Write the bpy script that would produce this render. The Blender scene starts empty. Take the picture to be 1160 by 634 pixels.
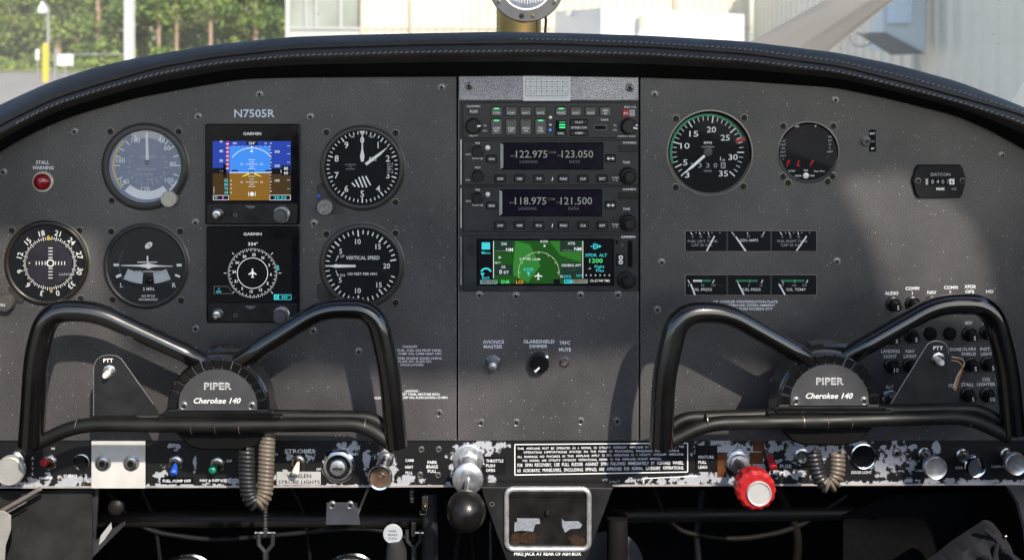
import bpy, math, random
from mathutils import Vector
random.seed(7)
sin, cos, PI = math.sin, math.cos, math.pi
R = math.radians
# ------------------------------------------------------------------ camera
S = 0.00085            # metres per photo pixel on the panel plane
D = 0.95               # camera to panel
CX, CY = 530.0, 45.0   # photo point straight ahead of the lens
def PX(px): return (px-580)*S
def PZ(py): return (317-py)*S
CAM = Vector((PX(CX), -D, PZ(CY)))
def at(px, py, d=0.0):
    """photo point at a distance d in front of (towards the pilot) the panel plane"""
    f = (D-d)/D
    return Vector((CAM.x+(PX(px)-CAM.x)*f, -d, CAM.z+(PZ(py)-CAM.z)*f))
scn = bpy.context.scene
COL = scn.collection
cd = bpy.data.cameras.new("camera"); cam = bpy.data.objects.new("camera", cd); COL.objects.link(cam)
cam.location = CAM; cam.rotation_euler = (R(90), 0, 0)
cd.sensor_width = 36; cd.lens = 36*D/(1160*S)
cd.shift_x = (580-CX)/1160; cd.shift_y = -(317-CY)/1160
cd.clip_start = 0.02; cd.clip_end = 3000
cd.dof.use_dof = True; cd.dof.focus_distance = D-0.01; cd.dof.aperture_fstop = 9.0
scn.camera = cam
# ------------------------------------------------------------------ world, sun
SAZ, SEL = R(24), R(38)      # sun behind the pilot, to the right
w = bpy.data.worlds.new("World"); scn.world = w; w.use_nodes = True
nt = w.node_tree; bg = nt.nodes['Background']
sky = nt.nodes.new('ShaderNodeTexSky'); sky.sky_type = 'NISHITA'; sky.sun_disc = False
sdir = Vector((sin(SAZ)*cos(SEL), -cos(SAZ)*cos(SEL), sin(SEL)))
sky.sun_elevation = SEL; sky.sun_rotation = PI-SAZ
nt.links.new(sky.outputs[0], bg.inputs[0]); bg.inputs[1].default_value = 0.15
sl = bpy.data.lights.new("sun", 'SUN'); sl.energy = 3.1; sl.angle = R(1.2); sl.color = (1.0, 0.91, 0.77)
so = bpy.data.objects.new("sun", sl); COL.objects.link(so)
so.rotation_euler = (-sdir).to_track_quat('-Z', 'Y').to_euler()
scn.view_settings.view_transform = 'Standard'; scn.view_settings.look = 'None'
scn.view_settings.exposure = 0.88; scn.view_settings.gamma = 1
scn.cycles.max_bounces = 8; scn.cycles.transparent_max_bounces = 12
# ------------------------------------------------------------------ materials
MATS = {}
def M(name, col=(.5,.5,.5), rough=.5, metal=0.0, var=.12, vscale=60, bump=0.0, bscale=800, emit=None, estr=1, spec=.5, coat=0):
    if name in MATS: return MATS[name]
    m = bpy.data.materials.new(name); m.use_nodes = True; MATS[name] = m
    n = m.node_tree.nodes; l = m.node_tree.links; b = n['Principled BSDF']
    b.inputs['Roughness'].default_value = rough; b.inputs['Metallic'].default_value = metal
    b.inputs['Specular IOR Level'].default_value = spec
    b.inputs['Base Color'].default_value = (*col, 1)
    if coat: b.inputs['Coat Weight'].default_value = coat; b.inputs['Coat Roughness'].default_value = .08
    if emit:
        b.inputs['Emission Color'].default_value = (*emit, 1); b.inputs['Emission Strength'].default_value = estr
    if var or bump:
        tc = n.new('ShaderNodeTexCoord')
    if var:
        ns = n.new('ShaderNodeTexNoise'); ns.inputs['Scale'].default_value = vscale; ns.inputs['Detail'].default_value = 5
        l.new(tc.outputs['Object'], ns.inputs['Vector'])
        mx = n.new('ShaderNodeMix'); mx.data_type = 'RGBA'
        mx.inputs[6].default_value = (*[c*(1-var*1.6) for c in col], 1); mx.inputs[7].default_value = (*[min(1, c*(1+var*1.6)) for c in col], 1)
        l.new(ns.outputs['Fac'], mx.inputs[0]); l.new(mx.outputs[2], b.inputs['Base Color'])
        mr = n.new('ShaderNodeMapRange'); mr.inputs['From Min'].default_value = .3; mr.inputs['From Max'].default_value = .7
        mr.inputs['To Min'].default_value = max(.02, rough-.1); mr.inputs['To Max'].default_value = min(1, rough+.1)
        l.new(ns.outputs['Fac'], mr.inputs['Value']); l.new(mr.outputs[0], b.inputs['Roughness'])
    if bump:
        nb = n.new('ShaderNodeTexNoise'); nb.inputs['Scale'].default_value = bscale; nb.inputs['Detail'].default_value = 3
        l.new(tc.outputs['Object'], nb.inputs['Vector'])
        bp = n.new('ShaderNodeBump'); bp.inputs['Strength'].default_value = bump; bp.inputs['Distance'].default_value = .0006
        l.new(nb.outputs['Fac'], bp.inputs['Height']); l.new(bp.outputs[0], b.inputs['Normal'])
    return m
def nd(m, t, **k):
    n = m.node_tree.nodes.new(t)
    for a, b in k.items(): setattr(n, a, b)
    return n
def paint_mat(name, base, speck, rough):
    """wrinkle paint with pale flecks and dust"""
    m = M(name, base, rough, 0, var=0); n = m.node_tree.nodes; l = m.node_tree.links; b = n['Principled BSDF']
    g = nd(m, 'ShaderNodeNewGeometry')
    n1 = nd(m, 'ShaderNodeTexNoise'); n1.inputs['Scale'].default_value = 1150; n1.inputs['Detail'].default_value = 2
    n2 = nd(m, 'ShaderNodeTexNoise'); n2.inputs['Scale'].default_value = 7; n2.inputs['Detail'].default_value = 6; n2.inputs['Roughness'].default_value = .6
    v = nd(m, 'ShaderNodeTexVoronoi'); v.inputs['Scale'].default_value = 260
    v2 = nd(m, 'ShaderNodeTexVoronoi'); v2.inputs['Scale'].default_value = 75
    for x in (n1, n2, v, v2): l.new(g.outputs['Position'], x.inputs['Vector'])
    r1 = nd(m, 'ShaderNodeValToRGB'); r1.color_ramp.elements[0].position = .40; r1.color_ramp.elements[1].position = .64
    r1.color_ramp.elements[0].color = (*[c*.48 for c in base], 1); r1.color_ramp.elements[1].color = (*[c*1.95 for c in base], 1)
    l.new(n1.outputs['Fac'], r1.inputs[0])
    r2 = nd(m, 'ShaderNodeValToRGB'); r2.color_ramp.elements[0].position = .3; r2.color_ramp.elements[1].position = .75
    r2.color_ramp.elements[0].color = (.52, .52, .56, 1); r2.color_ramp.elements[1].color = (1.6, 1.48, 1.36, 1)
    l.new(n2.outputs['Fac'], r2.inputs[0])
    mu = nd(m, 'ShaderNodeMix', data_type='RGBA', blend_type='MULTIPLY'); mu.inputs[0].default_value = 1
    l.new(r1.outputs[0], mu.inputs[6]); l.new(r2.outputs[0], mu.inputs[7])
    def dots(vn, thr, rnd):
        a = nd(m, 'ShaderNodeMath', operation='LESS_THAN'); a.inputs[1].default_value = thr; l.new(vn.outputs['Distance'], a.inputs[0])
        s = nd(m, 'ShaderNodeSeparateColor'); l.new(vn.outputs['Color'], s.inputs[0])
        c = nd(m, 'ShaderNodeMath', operation='GREATER_THAN'); c.inputs[1].default_value = rnd; l.new(s.outputs[0], c.inputs[0])
        d = nd(m, 'ShaderNodeMath', operation='MULTIPLY'); l.new(a.outputs[0], d.inputs[0]); l.new(c.outputs[0], d.inputs[1])
        return d
    n3 = nd(m, 'ShaderNodeTexNoise'); n3.inputs['Scale'].default_value = 1; n3.inputs['Detail'].default_value = 5
    mp = nd(m, 'ShaderNodeMapping'); mp.inputs['Scale'].default_value = (26, 26, 300); mp.inputs['Rotation'].default_value = (0, .5, 0); l.new(g.outputs['Position'], mp.inputs[0]); l.new(mp.outputs[0], n3.inputs['Vector'])
    r3 = nd(m, 'ShaderNodeValToRGB'); r3.color_ramp.elements[0].position = .70; r3.color_ramp.elements[1].position = .74; r3.color_ramp.elements[0].color = (1, 1, 1, 1); r3.color_ramp.elements[1].color = (1.7, 1.65, 1.6, 1); l.new(n3.outputs['Fac'], r3.inputs[0])
    mu2 = nd(m, 'ShaderNodeMix', data_type='RGBA', blend_type='MULTIPLY'); mu2.inputs[0].default_value = 1; l.new(mu.outputs[2], mu2.inputs[6]); l.new(r3.outputs[0], mu2.inputs[7]); mu = mu2
    d1 = dots(v, .16, .86); d2 = dots(v2, .05, .8)
    mxx = nd(m, 'ShaderNodeMath', operation='MAXIMUM'); l.new(d1.outputs[0], mxx.inputs[0]); l.new(d2.outputs[0], mxx.inputs[1])
    sc = nd(m, 'ShaderNodeMath', operation='MULTIPLY'); sc.inputs[1].default_value = .42; l.new(mxx.outputs[0], sc.inputs[0])
    m3 = nd(m, 'ShaderNodeMix', data_type='RGBA'); m3.inputs[7].default_value = (*speck, 1)
    l.new(sc.outputs[0], m3.inputs[0]); l.new(mu.outputs[2], m3.inputs[6]); l.new(m3.outputs[2], b.inputs['Base Color'])
    bp = nd(m, 'ShaderNodeBump'); bp.inputs['Strength'].default_value = .35; bp.inputs['Distance'].default_value = .0004
    l.new(n1.outputs['Fac'], bp.inputs['Height']); l.new(bp.outputs[0], b.inputs['Normal'])
    return m
def chipped_mat(name, blobs, base=(.008,.008,.009), metal=(.40,.41,.45)):
    """black paint worn through to bare metal in ragged patches"""
    m = M(name, base, .45, 0, var=0); n = m.node_tree.nodes; l = m.node_tree.links; b = n['Principled BSDF']
    g = nd(m, 'ShaderNodeNewGeometry'); sp = nd(m, 'ShaderNodeSeparateXYZ'); l.new(g.outputs['Position'], sp.inputs[0])
    last = None
    for (cx, cy, rx, ry) in blobs:
        c = at(cx, cy, 0)
        def sq(sock, c0, r0):
            a = nd(m, 'ShaderNodeMath', operation='SUBTRACT'); a.inputs[1].default_value = c0; l.new(sock, a.inputs[0])
            q = nd(m, 'ShaderNodeMath', operation='DIVIDE'); q.inputs[1].default_value = r0; l.new(a.outputs[0], q.inputs[0])
            p = nd(m, 'ShaderNodeMath', operation='MULTIPLY'); l.new(q.outputs[0], p.inputs[0]); l.new(q.outputs[0], p.inputs[1]); return p
        sx = sq(sp.outputs[0], c.x, rx*S); sz = sq(sp.outputs[2], c.z, ry*S)
        su = nd(m, 'ShaderNodeMath', operation='ADD'); l.new(sx.outputs[0], su.inputs[0]); l.new(sz.outputs[0], su.inputs[1])
        if last is None: last = su
        else:
            mn = nd(m, 'ShaderNodeMath', operation='MINIMUM'); l.new(last.outputs[0], mn.inputs[0]); l.new(su.outputs[0], mn.inputs[1]); last = mn
    ns = nd(m, 'ShaderNodeTexNoise'); ns.inputs['Scale'].default_value = 165; ns.inputs['Detail'].default_value = 4; ns.inputs['Roughness'].default_value = .55
    l.new(g.outputs['Position'], ns.inputs['Vector'])
    k = nd(m, 'ShaderNodeMath', operation='MULTIPLY_ADD'); k.inputs[1].default_value = 8.0; k.inputs[2].default_value = -3.8; l.new(ns.outputs['Fac'], k.inputs[0])
    ad = nd(m, 'ShaderNodeMath', operation='ADD'); l.new(last.outputs[0], ad.inputs[0]); l.new(k.outputs[0], ad.inputs[1])
    th = nd(m, 'ShaderNodeMath', operation='LESS_THAN'); th.inputs[1].default_value = .8; l.new(ad.outputs[0], th.inputs[0])
    n2 = nd(m, 'ShaderNodeTexNoise'); n2.inputs['Scale'].default_value = 420; n2.inputs['Detail'].default_value = 5; l.new(g.outputs['Position'], n2.inputs['Vector'])
    mm = nd(m, 'ShaderNodeMix', data_type='RGBA'); mm.inputs[6].default_value = (*[c*.72 for c in metal], 1); mm.inputs[7].default_value = (*[min(1, c*1.2) for c in metal], 1); l.new(n2.outputs['Fac'], mm.inputs[0])
    th2 = nd(m, 'ShaderNodeMath', operation='LESS_THAN'); th2.inputs[1].default_value = 1.15; l.new(ad.outputs[0], th2.inputs[0])
    mz = nd(m, 'ShaderNodeMix', data_type='RGBA'); mz.inputs[6].default_value = (*base, 1); mz.inputs[7].default_value = (.05, .045, .042, 1); l.new(th2.outputs[0], mz.inputs[0])
    mx = nd(m, 'ShaderNodeMix', data_type='RGBA'); l.new(mz.outputs[2], mx.inputs[6]); l.new(mm.outputs[2], mx.inputs[7])
    l.new(th.outputs[0], mx.inputs[0]); l.new(mx.outputs[2], b.inputs['Base Color'])
    bp = nd(m, 'ShaderNodeBump'); bp.invert = True; bp.inputs['Strength'].default_value = .5; bp.inputs['Distance'].default_value = .0002; l.new(th.outputs[0], bp.inputs['Height']); l.new(bp.outputs[0], b.inputs['Normal'])
    return m
PANEL = paint_mat('panel_paint', (.056,.056,.060), (.50,.48,.46), .36)
PLATE = paint_mat('pale_panel_paint', (.34,.345,.38), (.8,.8,.82), .42)
BARM = M('bar_enamel', (.006,.0055,.005), .5, var=.5, vscale=30, bump=.2, bscale=90, spec=.35)
BLK = M('black_plastic', (.008,.008,.009), .36, var=.2, bump=.1, spec=.4)
BLKG = M('gloss_black', (.006,.006,.008), .14, var=.15, spec=.3)
BLKM = M('matt_black', (.006,.006,.006), .8, var=.3, spec=.15)
YOKE = M('yoke_enamel', (.0035,.003,.003), .26, var=.35, vscale=18, bump=.12, bscale=90, coat=1)
LEATH = M('leather', (.032,.029,.027), .55, spec=.3,  var=.3, vscale=30, bump=1.0, bscale=520)
LEATHB = M('shaded_leather', (.006,.006,.006), .9, var=.2, spec=.1)  # shade under the padding put into a darker leather colour
STITCH = M('thread', (.17,.165,.155), .6, var=.2)
DIAL = M('dial_black', (.006,.007,.009), .6, var=.1, spec=.12)
WHT = M('dial_white', (.92,.92,.89), .6, var=.05)
GRYT = M('grey_print', (.42,.43,.45), .6, var=.05)
LET = M('panel_lettering', (.80,.81,.84), .6, var=.12, vscale=300)
BEZ = M('gauge_bezel', (.03,.029,.028), .38, var=.3, vscale=80, bump=.1)
EDGE = M('worn_metal_edge', (.20,.18,.16), .4, .7, var=.2)
STEEL = M('steel', (.56,.55,.54), .28, 1, var=.15, vscale=150)
CHR = M('chrome', (.75,.76,.78), .12, 1, var=.1, vscale=80)
ALU = M('brushed_aluminium', (.62,.63,.65), .38, .9, var=.12, vscale=200)
DKST = M('dark_steel', (.10,.10,.105), .42, .8, var=.3)
BRASS = M('brass', (.24,.17,.08), .3, 1, var=.15)
COPP = M('worn_copper', (.30,.19,.13), .45, .8, var=.3)
SCR = M('screw_metal', (.24,.235,.23), .38, .8, var=.25, vscale=400)
SCRD = M('dark_screw', (.02,.02,.02), .45, .5, var=.2)
RED = M('red_paint', (.38,.014,.017), .36, var=.3, vscale=120, bump=.15, coat=.15)
REDL = M('red_lens', (.22,.008,.01), .10, var=.2, coat=.5)
GRN = M('green_arc', (.02,.26,.12), .6, var=.1)
YEL = M('yellow_paint', (.62,.42,.05), .6, var=.1)
BLUE = M('blue_sleeve', (.02,.10,.55), .35, var=.1)
GREEN = M('green_sleeve', (.01,.25,.15), .35, var=.1)
IVORY = M('ivory_sleeve', (.75,.70,.58), .4, var=.08)
GLASSN = None
def EM(name, c, s=1.0):
    return M('screen_'+name, (.003,.003,.003), .25, 0, 0, emit=c, estr=s*.82, spec=.15)
SC_W = EM('white', (.75,.78,.8), .75); SC_BK = EM('black', (.003,.003,.004), 1)
SC_SKY = EM('sky', (.05,.25,.80), .75); SC_DSKY = EM('deep_sky', (.02,.055,.38), .7)
SC_BR = EM('brown', (.27,.135,.02), .62); SC_DBR = EM('dark_brown', (.07,.04,.014), .6)
SC_CY = EM('cyan', (.05,.55,.62), .8); SC_GR = EM('green', (.1,.75,.2), .8); SC_MAG = EM('magenta', (.8,.1,.8), .9)
SC_RED = EM('red', (.8,.03,.05), .8); SC_YEL = EM('yellow', (.75,.65,.1), .8); SC_MAP = EM('map_green', (.014,.085,.012), .65)
SC_MAPD = EM('map_dark', (.012,.03,.022), .8); SC_LCD = EM('lcd_grey', (.21,.235,.20), .7); SC_DIM = EM('lcd_dim', (.10,.11,.12), .7)
SC_OR = EM('orange', (.85,.4,.03), .8); SC_LED = EM('led_green', (.06,.75,.25), 1.0); SC_TEAL = EM('teal', (.03,.30,.30), .8)
SC_LCDB = M('lcd_back', (.006,.005,.010), .25, 0, .3, 30, emit=(.006,.004,.012), estr=.2, spec=.12)
SC_DRED = EM('dark_red', (.42,.012,.01), .7)
def clear_mat(name, haze=0.0, hazecol=(.7,.75,.85), tint=(1,1,1), gloss=.08, rough=.03, dust=0):
    m = bpy.data.materials.new(name); m.use_nodes = True; n = m.node_tree.nodes; l = m.node_tree.links
    for x in list(n):
        if x.type != 'OUTPUT_MATERIAL': n.remove(x)
    out = [x for x in n if x.type == 'OUTPUT_MATERIAL'][0]
    tr = nd(m, 'ShaderNodeBsdfTransparent'); tr.inputs[0].default_value = (*tint, 1)
    gl = nd(m, 'ShaderNodeBsdfGlossy'); gl.inputs['Roughness'].default_value = rough
    df = nd(m, 'ShaderNodeBsdfDiffuse'); df.inputs[0].default_value = (*hazecol, 1)
    fr = nd(m, 'ShaderNodeFresnel'); fr.inputs[0].default_value = 1.45
    ml = nd(m, 'ShaderNodeMath', operation='MULTIPLY'); ml.inputs[1].default_value = gloss/.04; l.new(fr.outputs[0], ml.inputs[0])
    a = nd(m, 'ShaderNodeMixShader'); l.new(ml.outputs[0], a.inputs[0]); l.new(tr.outputs[0], a.inputs[1]); l.new(gl.outputs[0], a.inputs[2])
    b = nd(m, 'ShaderNodeMixShader'); l.new(a.outputs[0], b.inputs[1]); l.new(df.outputs[0], b.inputs[2])
    g = nd(m, 'ShaderNodeNewGeometry'); ns = nd(m, 'ShaderNodeTexNoise'); ns.inputs['Scale'].default_value = 6; ns.inputs['Detail'].default_value = 6
    l.new(g.outputs['Position'], ns.inputs['Vector'])
    mr = nd(m, 'ShaderNodeMapRange'); mr.inputs['From Min'].default_value = .35; mr.inputs['From Max'].default_value = .7
    mr.inputs['To Min'].default_value = haze*.75; mr.inputs['To Max'].default_value = haze*1.3; l.new(ns.outputs['Fac'], mr.inputs['Value'])
    sock = mr.outputs[0]
    if dust:
        v = nd(m, 'ShaderNodeTexVoronoi'); v.inputs['Scale'].default_value = dust; l.new(g.outputs['Position'], v.inputs['Vector'])
        lt = nd(m, 'ShaderNodeMath', operation='LESS_THAN'); lt.inputs[1].default_value = .045; l.new(v.outputs['Distance'], lt.inputs[0])
        sm = nd(m, 'ShaderNodeMath', operation='MULTIPLY_ADD'); sm.inputs[1].default_value = .45; l.new(lt.outputs[0], sm.inputs[0]); l.new(sock, sm.inputs[2]); sock = sm.outputs[0]
    l.new(sock, b.inputs[0]); l.new(b.outputs[0], out.inputs[0]); MATS[name] = m
    return m
GLASS = clear_mat('instrument_glass', .004, gloss=.022, rough=.05)
GLASSM = clear_mat('grey_glare_glass', .022, (.75,.76,.80), gloss=.04, rough=.06)  # milky layer paints the grey reflection on the turn coordinator
GLASSH = clear_mat('sky_glare_glass', .20, (.62,.70,.90), gloss=.06, rough=.1)  # milky blue layer paints the sky reflection over the airspeed dial
WSH = clear_mat('windshield_plastic', .22, (.93,.92,.88), gloss=.02, rough=.1, dust=34)
# ------------------------------------------------------------------ text
_tc = {}
def glyphs(s, bold=0, italic=0):
    k = (s, bold, italic)
    if k in _tc: return _tc[k]
    c = bpy.data.curves.new('t', 'FONT'); c.body = s; c.size = 1; c.resolution_u = 2
    c.offset = .004+.011*bold
    if italic: c.shear = .3
    o = bpy.data.objects.new('t', c); COL.objects.link(o)
    dg = bpy.context.evaluated_depsgraph_get(); dg.update()
    me = o.evaluated_get(dg).to_mesh()
    vs = [(v.co.x, v.co.y) for v in me.vertices]; fs = [tuple(p.vertices) for p in me.polygons]
    o.evaluated_get(dg).to_mesh_clear(); bpy.data.objects.remove(o); bpy.data.curves.remove(c)
    x0 = min([v[0] for v in vs] or [0]); x1 = max([v[0] for v in vs] or [1])
    _tc[k] = (vs, fs, x0, x1); return _tc[k]
CAPH = max(v[1] for v in glyphs('H')[0])
# ------------------------------------------------------------------ mesh builder in photo pixels
class MB:
    def __init__(s, T): s.T = T; s.v = []; s.f = []; s.m = []; s.mats = []
    def mi(s, m):
        if m not in s.mats: s.mats.append(m)
        return s.mats.index(m)
    def P(s, px, py, w): T = s.T; return ((px-T.cx)*T.k, -w*T.k, (T.cy-py)*T.k)
    def add(s, vs, fs, m, raw=False):
        b = len(s.v); s.v += [v if raw else s.P(*v) for v in vs]; i = s.mi(m)
        s.f += [tuple(b+q for q in f) for f in fs]; s.m += [i]*len(fs); return s
    def corr(s, px, py, w):
        """centre that shows at (px,py) when it stands w in front of the thing's plane"""
        T = s.T; d0 = T.d; d1 = T.d+w*T.k
        f = (D-d0)/(D-d1)   # where at (px,py) in thing-plane pixels
        return CX+(px-CX)/f, CY+(py-CY)/f
    def lathe(s, px, py, prof, m, n=32, a0=0, rx=1, ry=1, mats=None):
        vs = []; fs = []; caps = []
        for (r, w) in prof:
            for i in range(n):
                a = a0+2*PI*i/n; vs.append((px+r*cos(a)*rx, py-r*sin(a)*ry, w))
        for j in range(len(prof)-1):
            seg = []
            for i in range(n):
                i2 = (i+1) % n; seg.append((j*n+i, j*n+i2, (j+1)*n+i2, (j+1)*n+i))
            fs.append(seg)
        b = len(s.v); s.v += [s.P(*v) for v in vs]
        for j, seg in enumerate(fs):
            mm = mats[j] if mats else m; k = s.mi(mm)
            s.f += [tuple(b+q for q in f) for f in seg]; s.m += [k]*len(seg)
        if prof[-1][0] > .01:
            s.f.append(tuple(b+(len(prof)-1)*n+i for i in range(n))); s.m.append(s.mi(mats[-1] if mats else m))
        return s
    def disc(s, px, py, r, w, m, n=32): return s.add([(px+r*cos(2*PI*i/n), py-r*sin(2*PI*i/n), w) for i in range(n)], [tuple(range(n))], m)
    def poly(s, pts, w, m): return s.add([(x, y, w) for x, y in pts], [tuple(range(len(pts)))], m)
    def prism(s, pts, w0, w1, m, ch=0, top=None):
        """outline in pixels, extruded from w0 to w1 with an optional chamfer"""
        n = len(pts); ar = sum(pts[i][0]*pts[(i+1)%n][1]-pts[(i+1)%n][0]*pts[i][1] for i in range(n))
        if ar > 0: pts = pts[::-1]
        def inset(d):
            o = []
            for i in range(n):
                a, b_, c = pts[i-1], pts[i], pts[(i+1) % n]
                e1 = Vector((b_[0]-a[0], b_[1]-a[1])); e2 = Vector((c[0]-b_[0], c[1]-b_[1]))
                if e1.length < 1e-6 or e2.length < 1e-6: o.append(b_); continue
                e1.normalize(); e2.normalize(); n1 = Vector((e1.y, -e1.x)); n2 = Vector((e2.y, -e2.x)); q = n1+n2
                if q.length < .1: o.append(b_); continue
                q.normalize(); q = q/max(.35, q.dot(n1)); o.append((b_[0]-q.x*d, b_[1]-q.y*d))
            return o
        rings = [[(x, y, w0) for x, y in pts], [(x, y, w1-ch) for x, y in pts]]
        if ch: rings.append([(x, y, w1) for x, y in inset(-ch)])
        vs = sum(rings, []); fs = []
        for j in range(len(rings)-1):
            for i in range(n): i2 = (i+1) % n; fs.append((j*n+i, j*n+i2, (j+1)*n+i2, (j+1)*n+i))
        s.add(vs, fs, m); b = len(s.v)-n
        s.f.append(tuple(b+i for i in range(n))); s.m.append(s.mi(top or m)); return s
    def rrect(s, x0, y0, x1, y1, r, n=4):
        if r <= 0: return [(x0, y0), (x1, y0), (x1, y1), (x0, y1)]
        o = []
        for cx, cy, a in ((x1-r, y0+r, -90), (x1-r, y1-r, 0), (x0+r, y1-r, 90), (x0+r, y0+r, 180)):
            for i in range(n+1): t = R(a+90*i/n); o.append((cx+r*cos(t), cy+r*sin(t)))
        return o
    def box(s, x0, y0, x1, y1, w0, w1, m, r=0, ch=.4, top=None): return s.prism(s.rrect(x0, y0, x1, y1, r), w0, w1, m, ch, top)
    def rect(s, x0, y0, x1, y1, w, m): return s.poly([(x0, y0), (x1, y0), (x1, y1), (x0, y1)], w, m)
    def line(s, x0, y0, x1, y1, t, w, m):
        d = Vector((x1-x0, y1-y0)); d.normalize(); q = (-d.y*t/2, d.x*t/2)
        return s.poly([(x0+q[0], y0+q[1]), (x1+q[0], y1+q[1]), (x1-q[0], y1-q[1]), (x0-q[0], y0-q[1])], w, m)
    def band(s, px, py, r0, r1, a0, a1, w, m, n=None):
        n = n or max(3, int(abs(a1-a0)/6)); vs = []; fs = []
        for i in range(n+1):
            a = R(a0+(a1-a0)*i/n); vs += [(px+r0*cos(a), py-r0*sin(a), w), (px+r1*cos(a), py-r1*sin(a), w)]
        for i in range(n): fs.append((2*i, 2*i+1, 2*i+3, 2*i+2))
        return s.add(vs, fs, m)
    def ticks(s, px, py, r0, r1, angs, t, w, m):
        t *= 1.25
        for a in angs: a = R(a); s.line(px+r0*cos(a), py-r0*sin(a), px+r1*cos(a), py-r1*sin(a), t, w, m)
        return s
    def text(s, t, px, py, h, w, m, width=None, bold=0, italic=0, rot=0, align='c', xs=1.0):
        vs, fs, x0, x1 = glyphs(t, bold, italic); sc = h/CAPH; sx = sc*xs
        if width: sx = width/max(1e-3, (x1-x0))
        off = -(x0+x1)/2 if align == 'c' else (-x0 if align == 'l' else -x1); ca, sa = cos(R(rot)), sin(R(rot)); o = []
        for (x, y) in vs:
            u = (x+off)*sx; v = y*sc-h/2; o.append((px+u*ca-v*sa, py-(u*sa+v*ca), w))
        return s.add(o, fs, m)
    def tube(s, pts, rad, m, n=14, cap=True, corr=True, prof=None):
        """pts (px,py,w); rad number or list"""
        P_ = []
        for p in pts:
            x, y = (s.corr(*p) if corr else (p[0], p[1])); P_.append(Vector(s.P(x, y, p[2])))
        k = s.T.k; N = len(P_); rr = rad if isinstance(rad, (list, tuple)) else [rad]*N
        vs = []; fs = []; up = None
        for i in range(N):
            t = (P_[min(i+1, N-1)]-P_[max(i-1, 0)]).normalized()
            if up is None: up = t.orthogonal().normalized()
            up = (up-t*up.dot(t)).normalized(); sd = t.cross(up)
            for j in range(n):
                a = 2*PI*j/n; vs.append(tuple(P_[i]+(up*cos(a)+sd*sin(a))*rr[i]*k))
        for i in range(N-1):
            for j in range(n): j2 = (j+1) % n; fs.append((i*n+j, i*n+j2, (i+1)*n+j2, (i+1)*n+j))
        if cap: fs += [tuple(range(n))[::-1], tuple((N-1)*n+j for j in range(n))]
        return s.add(vs, fs, m, raw=True)
    def ball(s, px, py, w, r, m, rz=None, n=20, sq=1):
        rz = rz or r; prof = [(r*sin(PI*i/n)+.0, w-rz*cos(PI*i/n)) for i in range(n+1)]; prof[0] = (.001, prof[0][1]); prof[-1] = (.001, prof[-1][1])
        return s.lathe(px, py, prof, m, 24)
    def build(s, name, parent=None, label=None):
        me = bpy.data.meshes.new(name); me.from_pydata(s.v, [], s.f)
        for x in s.mats: me.materials.append(x)
        me.polygons.foreach_set('material_index', s.m); me.polygons.foreach_set('use_smooth', [True]*len(s.f)); me.update()
        me.set_sharp_from_angle(angle=R(38))
        o = bpy.data.objects.new(name, me); COL.objects.link(o)
        if parent is not None: o.parent = parent
        if label: o['label'] = label
        return o
class Thing:
    def __init__(s, name, label, cat, cx, cy, d=0.0, group=None, solo=False, kind=None):
        s.cx, s.cy, s.d = cx, cy, d; s.k = S*(D-d)/D; s.name = name; s.meta = (label, cat, group, kind); s.o = None
        if not solo:
            s.o = bpy.data.objects.new(name, None); COL.objects.link(s.o); s.o.empty_display_size = .01; s._tag(s.o)
    def _tag(s, o):
        l, c, g, k = s.meta; o.location = at(s.cx, s.cy, s.d)
        if k: o['kind'] = k
        if l: o['label'] = l
        if c: o['category'] = c
        if g: o['group'] = g
    def mb(s): return MB(s)
    def part(s, name, mb, label=None, parent=None): return mb.build(name, parent or s.o, label)
    def done(s, mb): s.o = mb.build(s.name); s._tag(s.o); return s.o
def fillet(pts, rs, n=7):
    o = [pts[0]]
    for i in range(1, len(pts)-1):
        a, b, c = map(Vector, (pts[i-1], pts[i], pts[i+1])); r = rs[i-1] if isinstance(rs, (list, tuple)) else rs
        u = (a-b); v = (c-b); r = min(r, u.length*.48, v.length*.48); p = b+u.normalized()*r; q = b+v.normalized()*r
        for k in range(n+1):
            t = k/n; o.append(tuple(p*(1-t)**2+b*2*t*(1-t)+q*t*t))
    o.append(pts[-1]); return o
def resample(pts, step):
    o = [pts[0]]
    for a, b in zip(pts, pts[1:]):
        a = Vector(a); b = Vector(b); n = max(1, int((b-a).length/step))
        for i in range(1, n+1): o.append(tuple(a.lerp(b, i/n)))
    return o
def interp(tab, x):
    if x <= tab[0][0]: (a, b), (c, d) = tab[0], tab[1]
    elif x >= tab[-1][0]: (a, b), (c, d) = tab[-2], tab[-1]
    else:
        for i in range(len(tab)-1):
            if tab[i][0] <= x <= tab[i+1][0]: (a, b), (c, d) = tab[i], tab[i+1]; break
    return b+(d-b)*(x-a)/(c-a)
def sm(tab, x, r=14): return sum(interp(tab, x+q*r) for q in (-1, -.5, 0, .5, 1))/5
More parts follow.
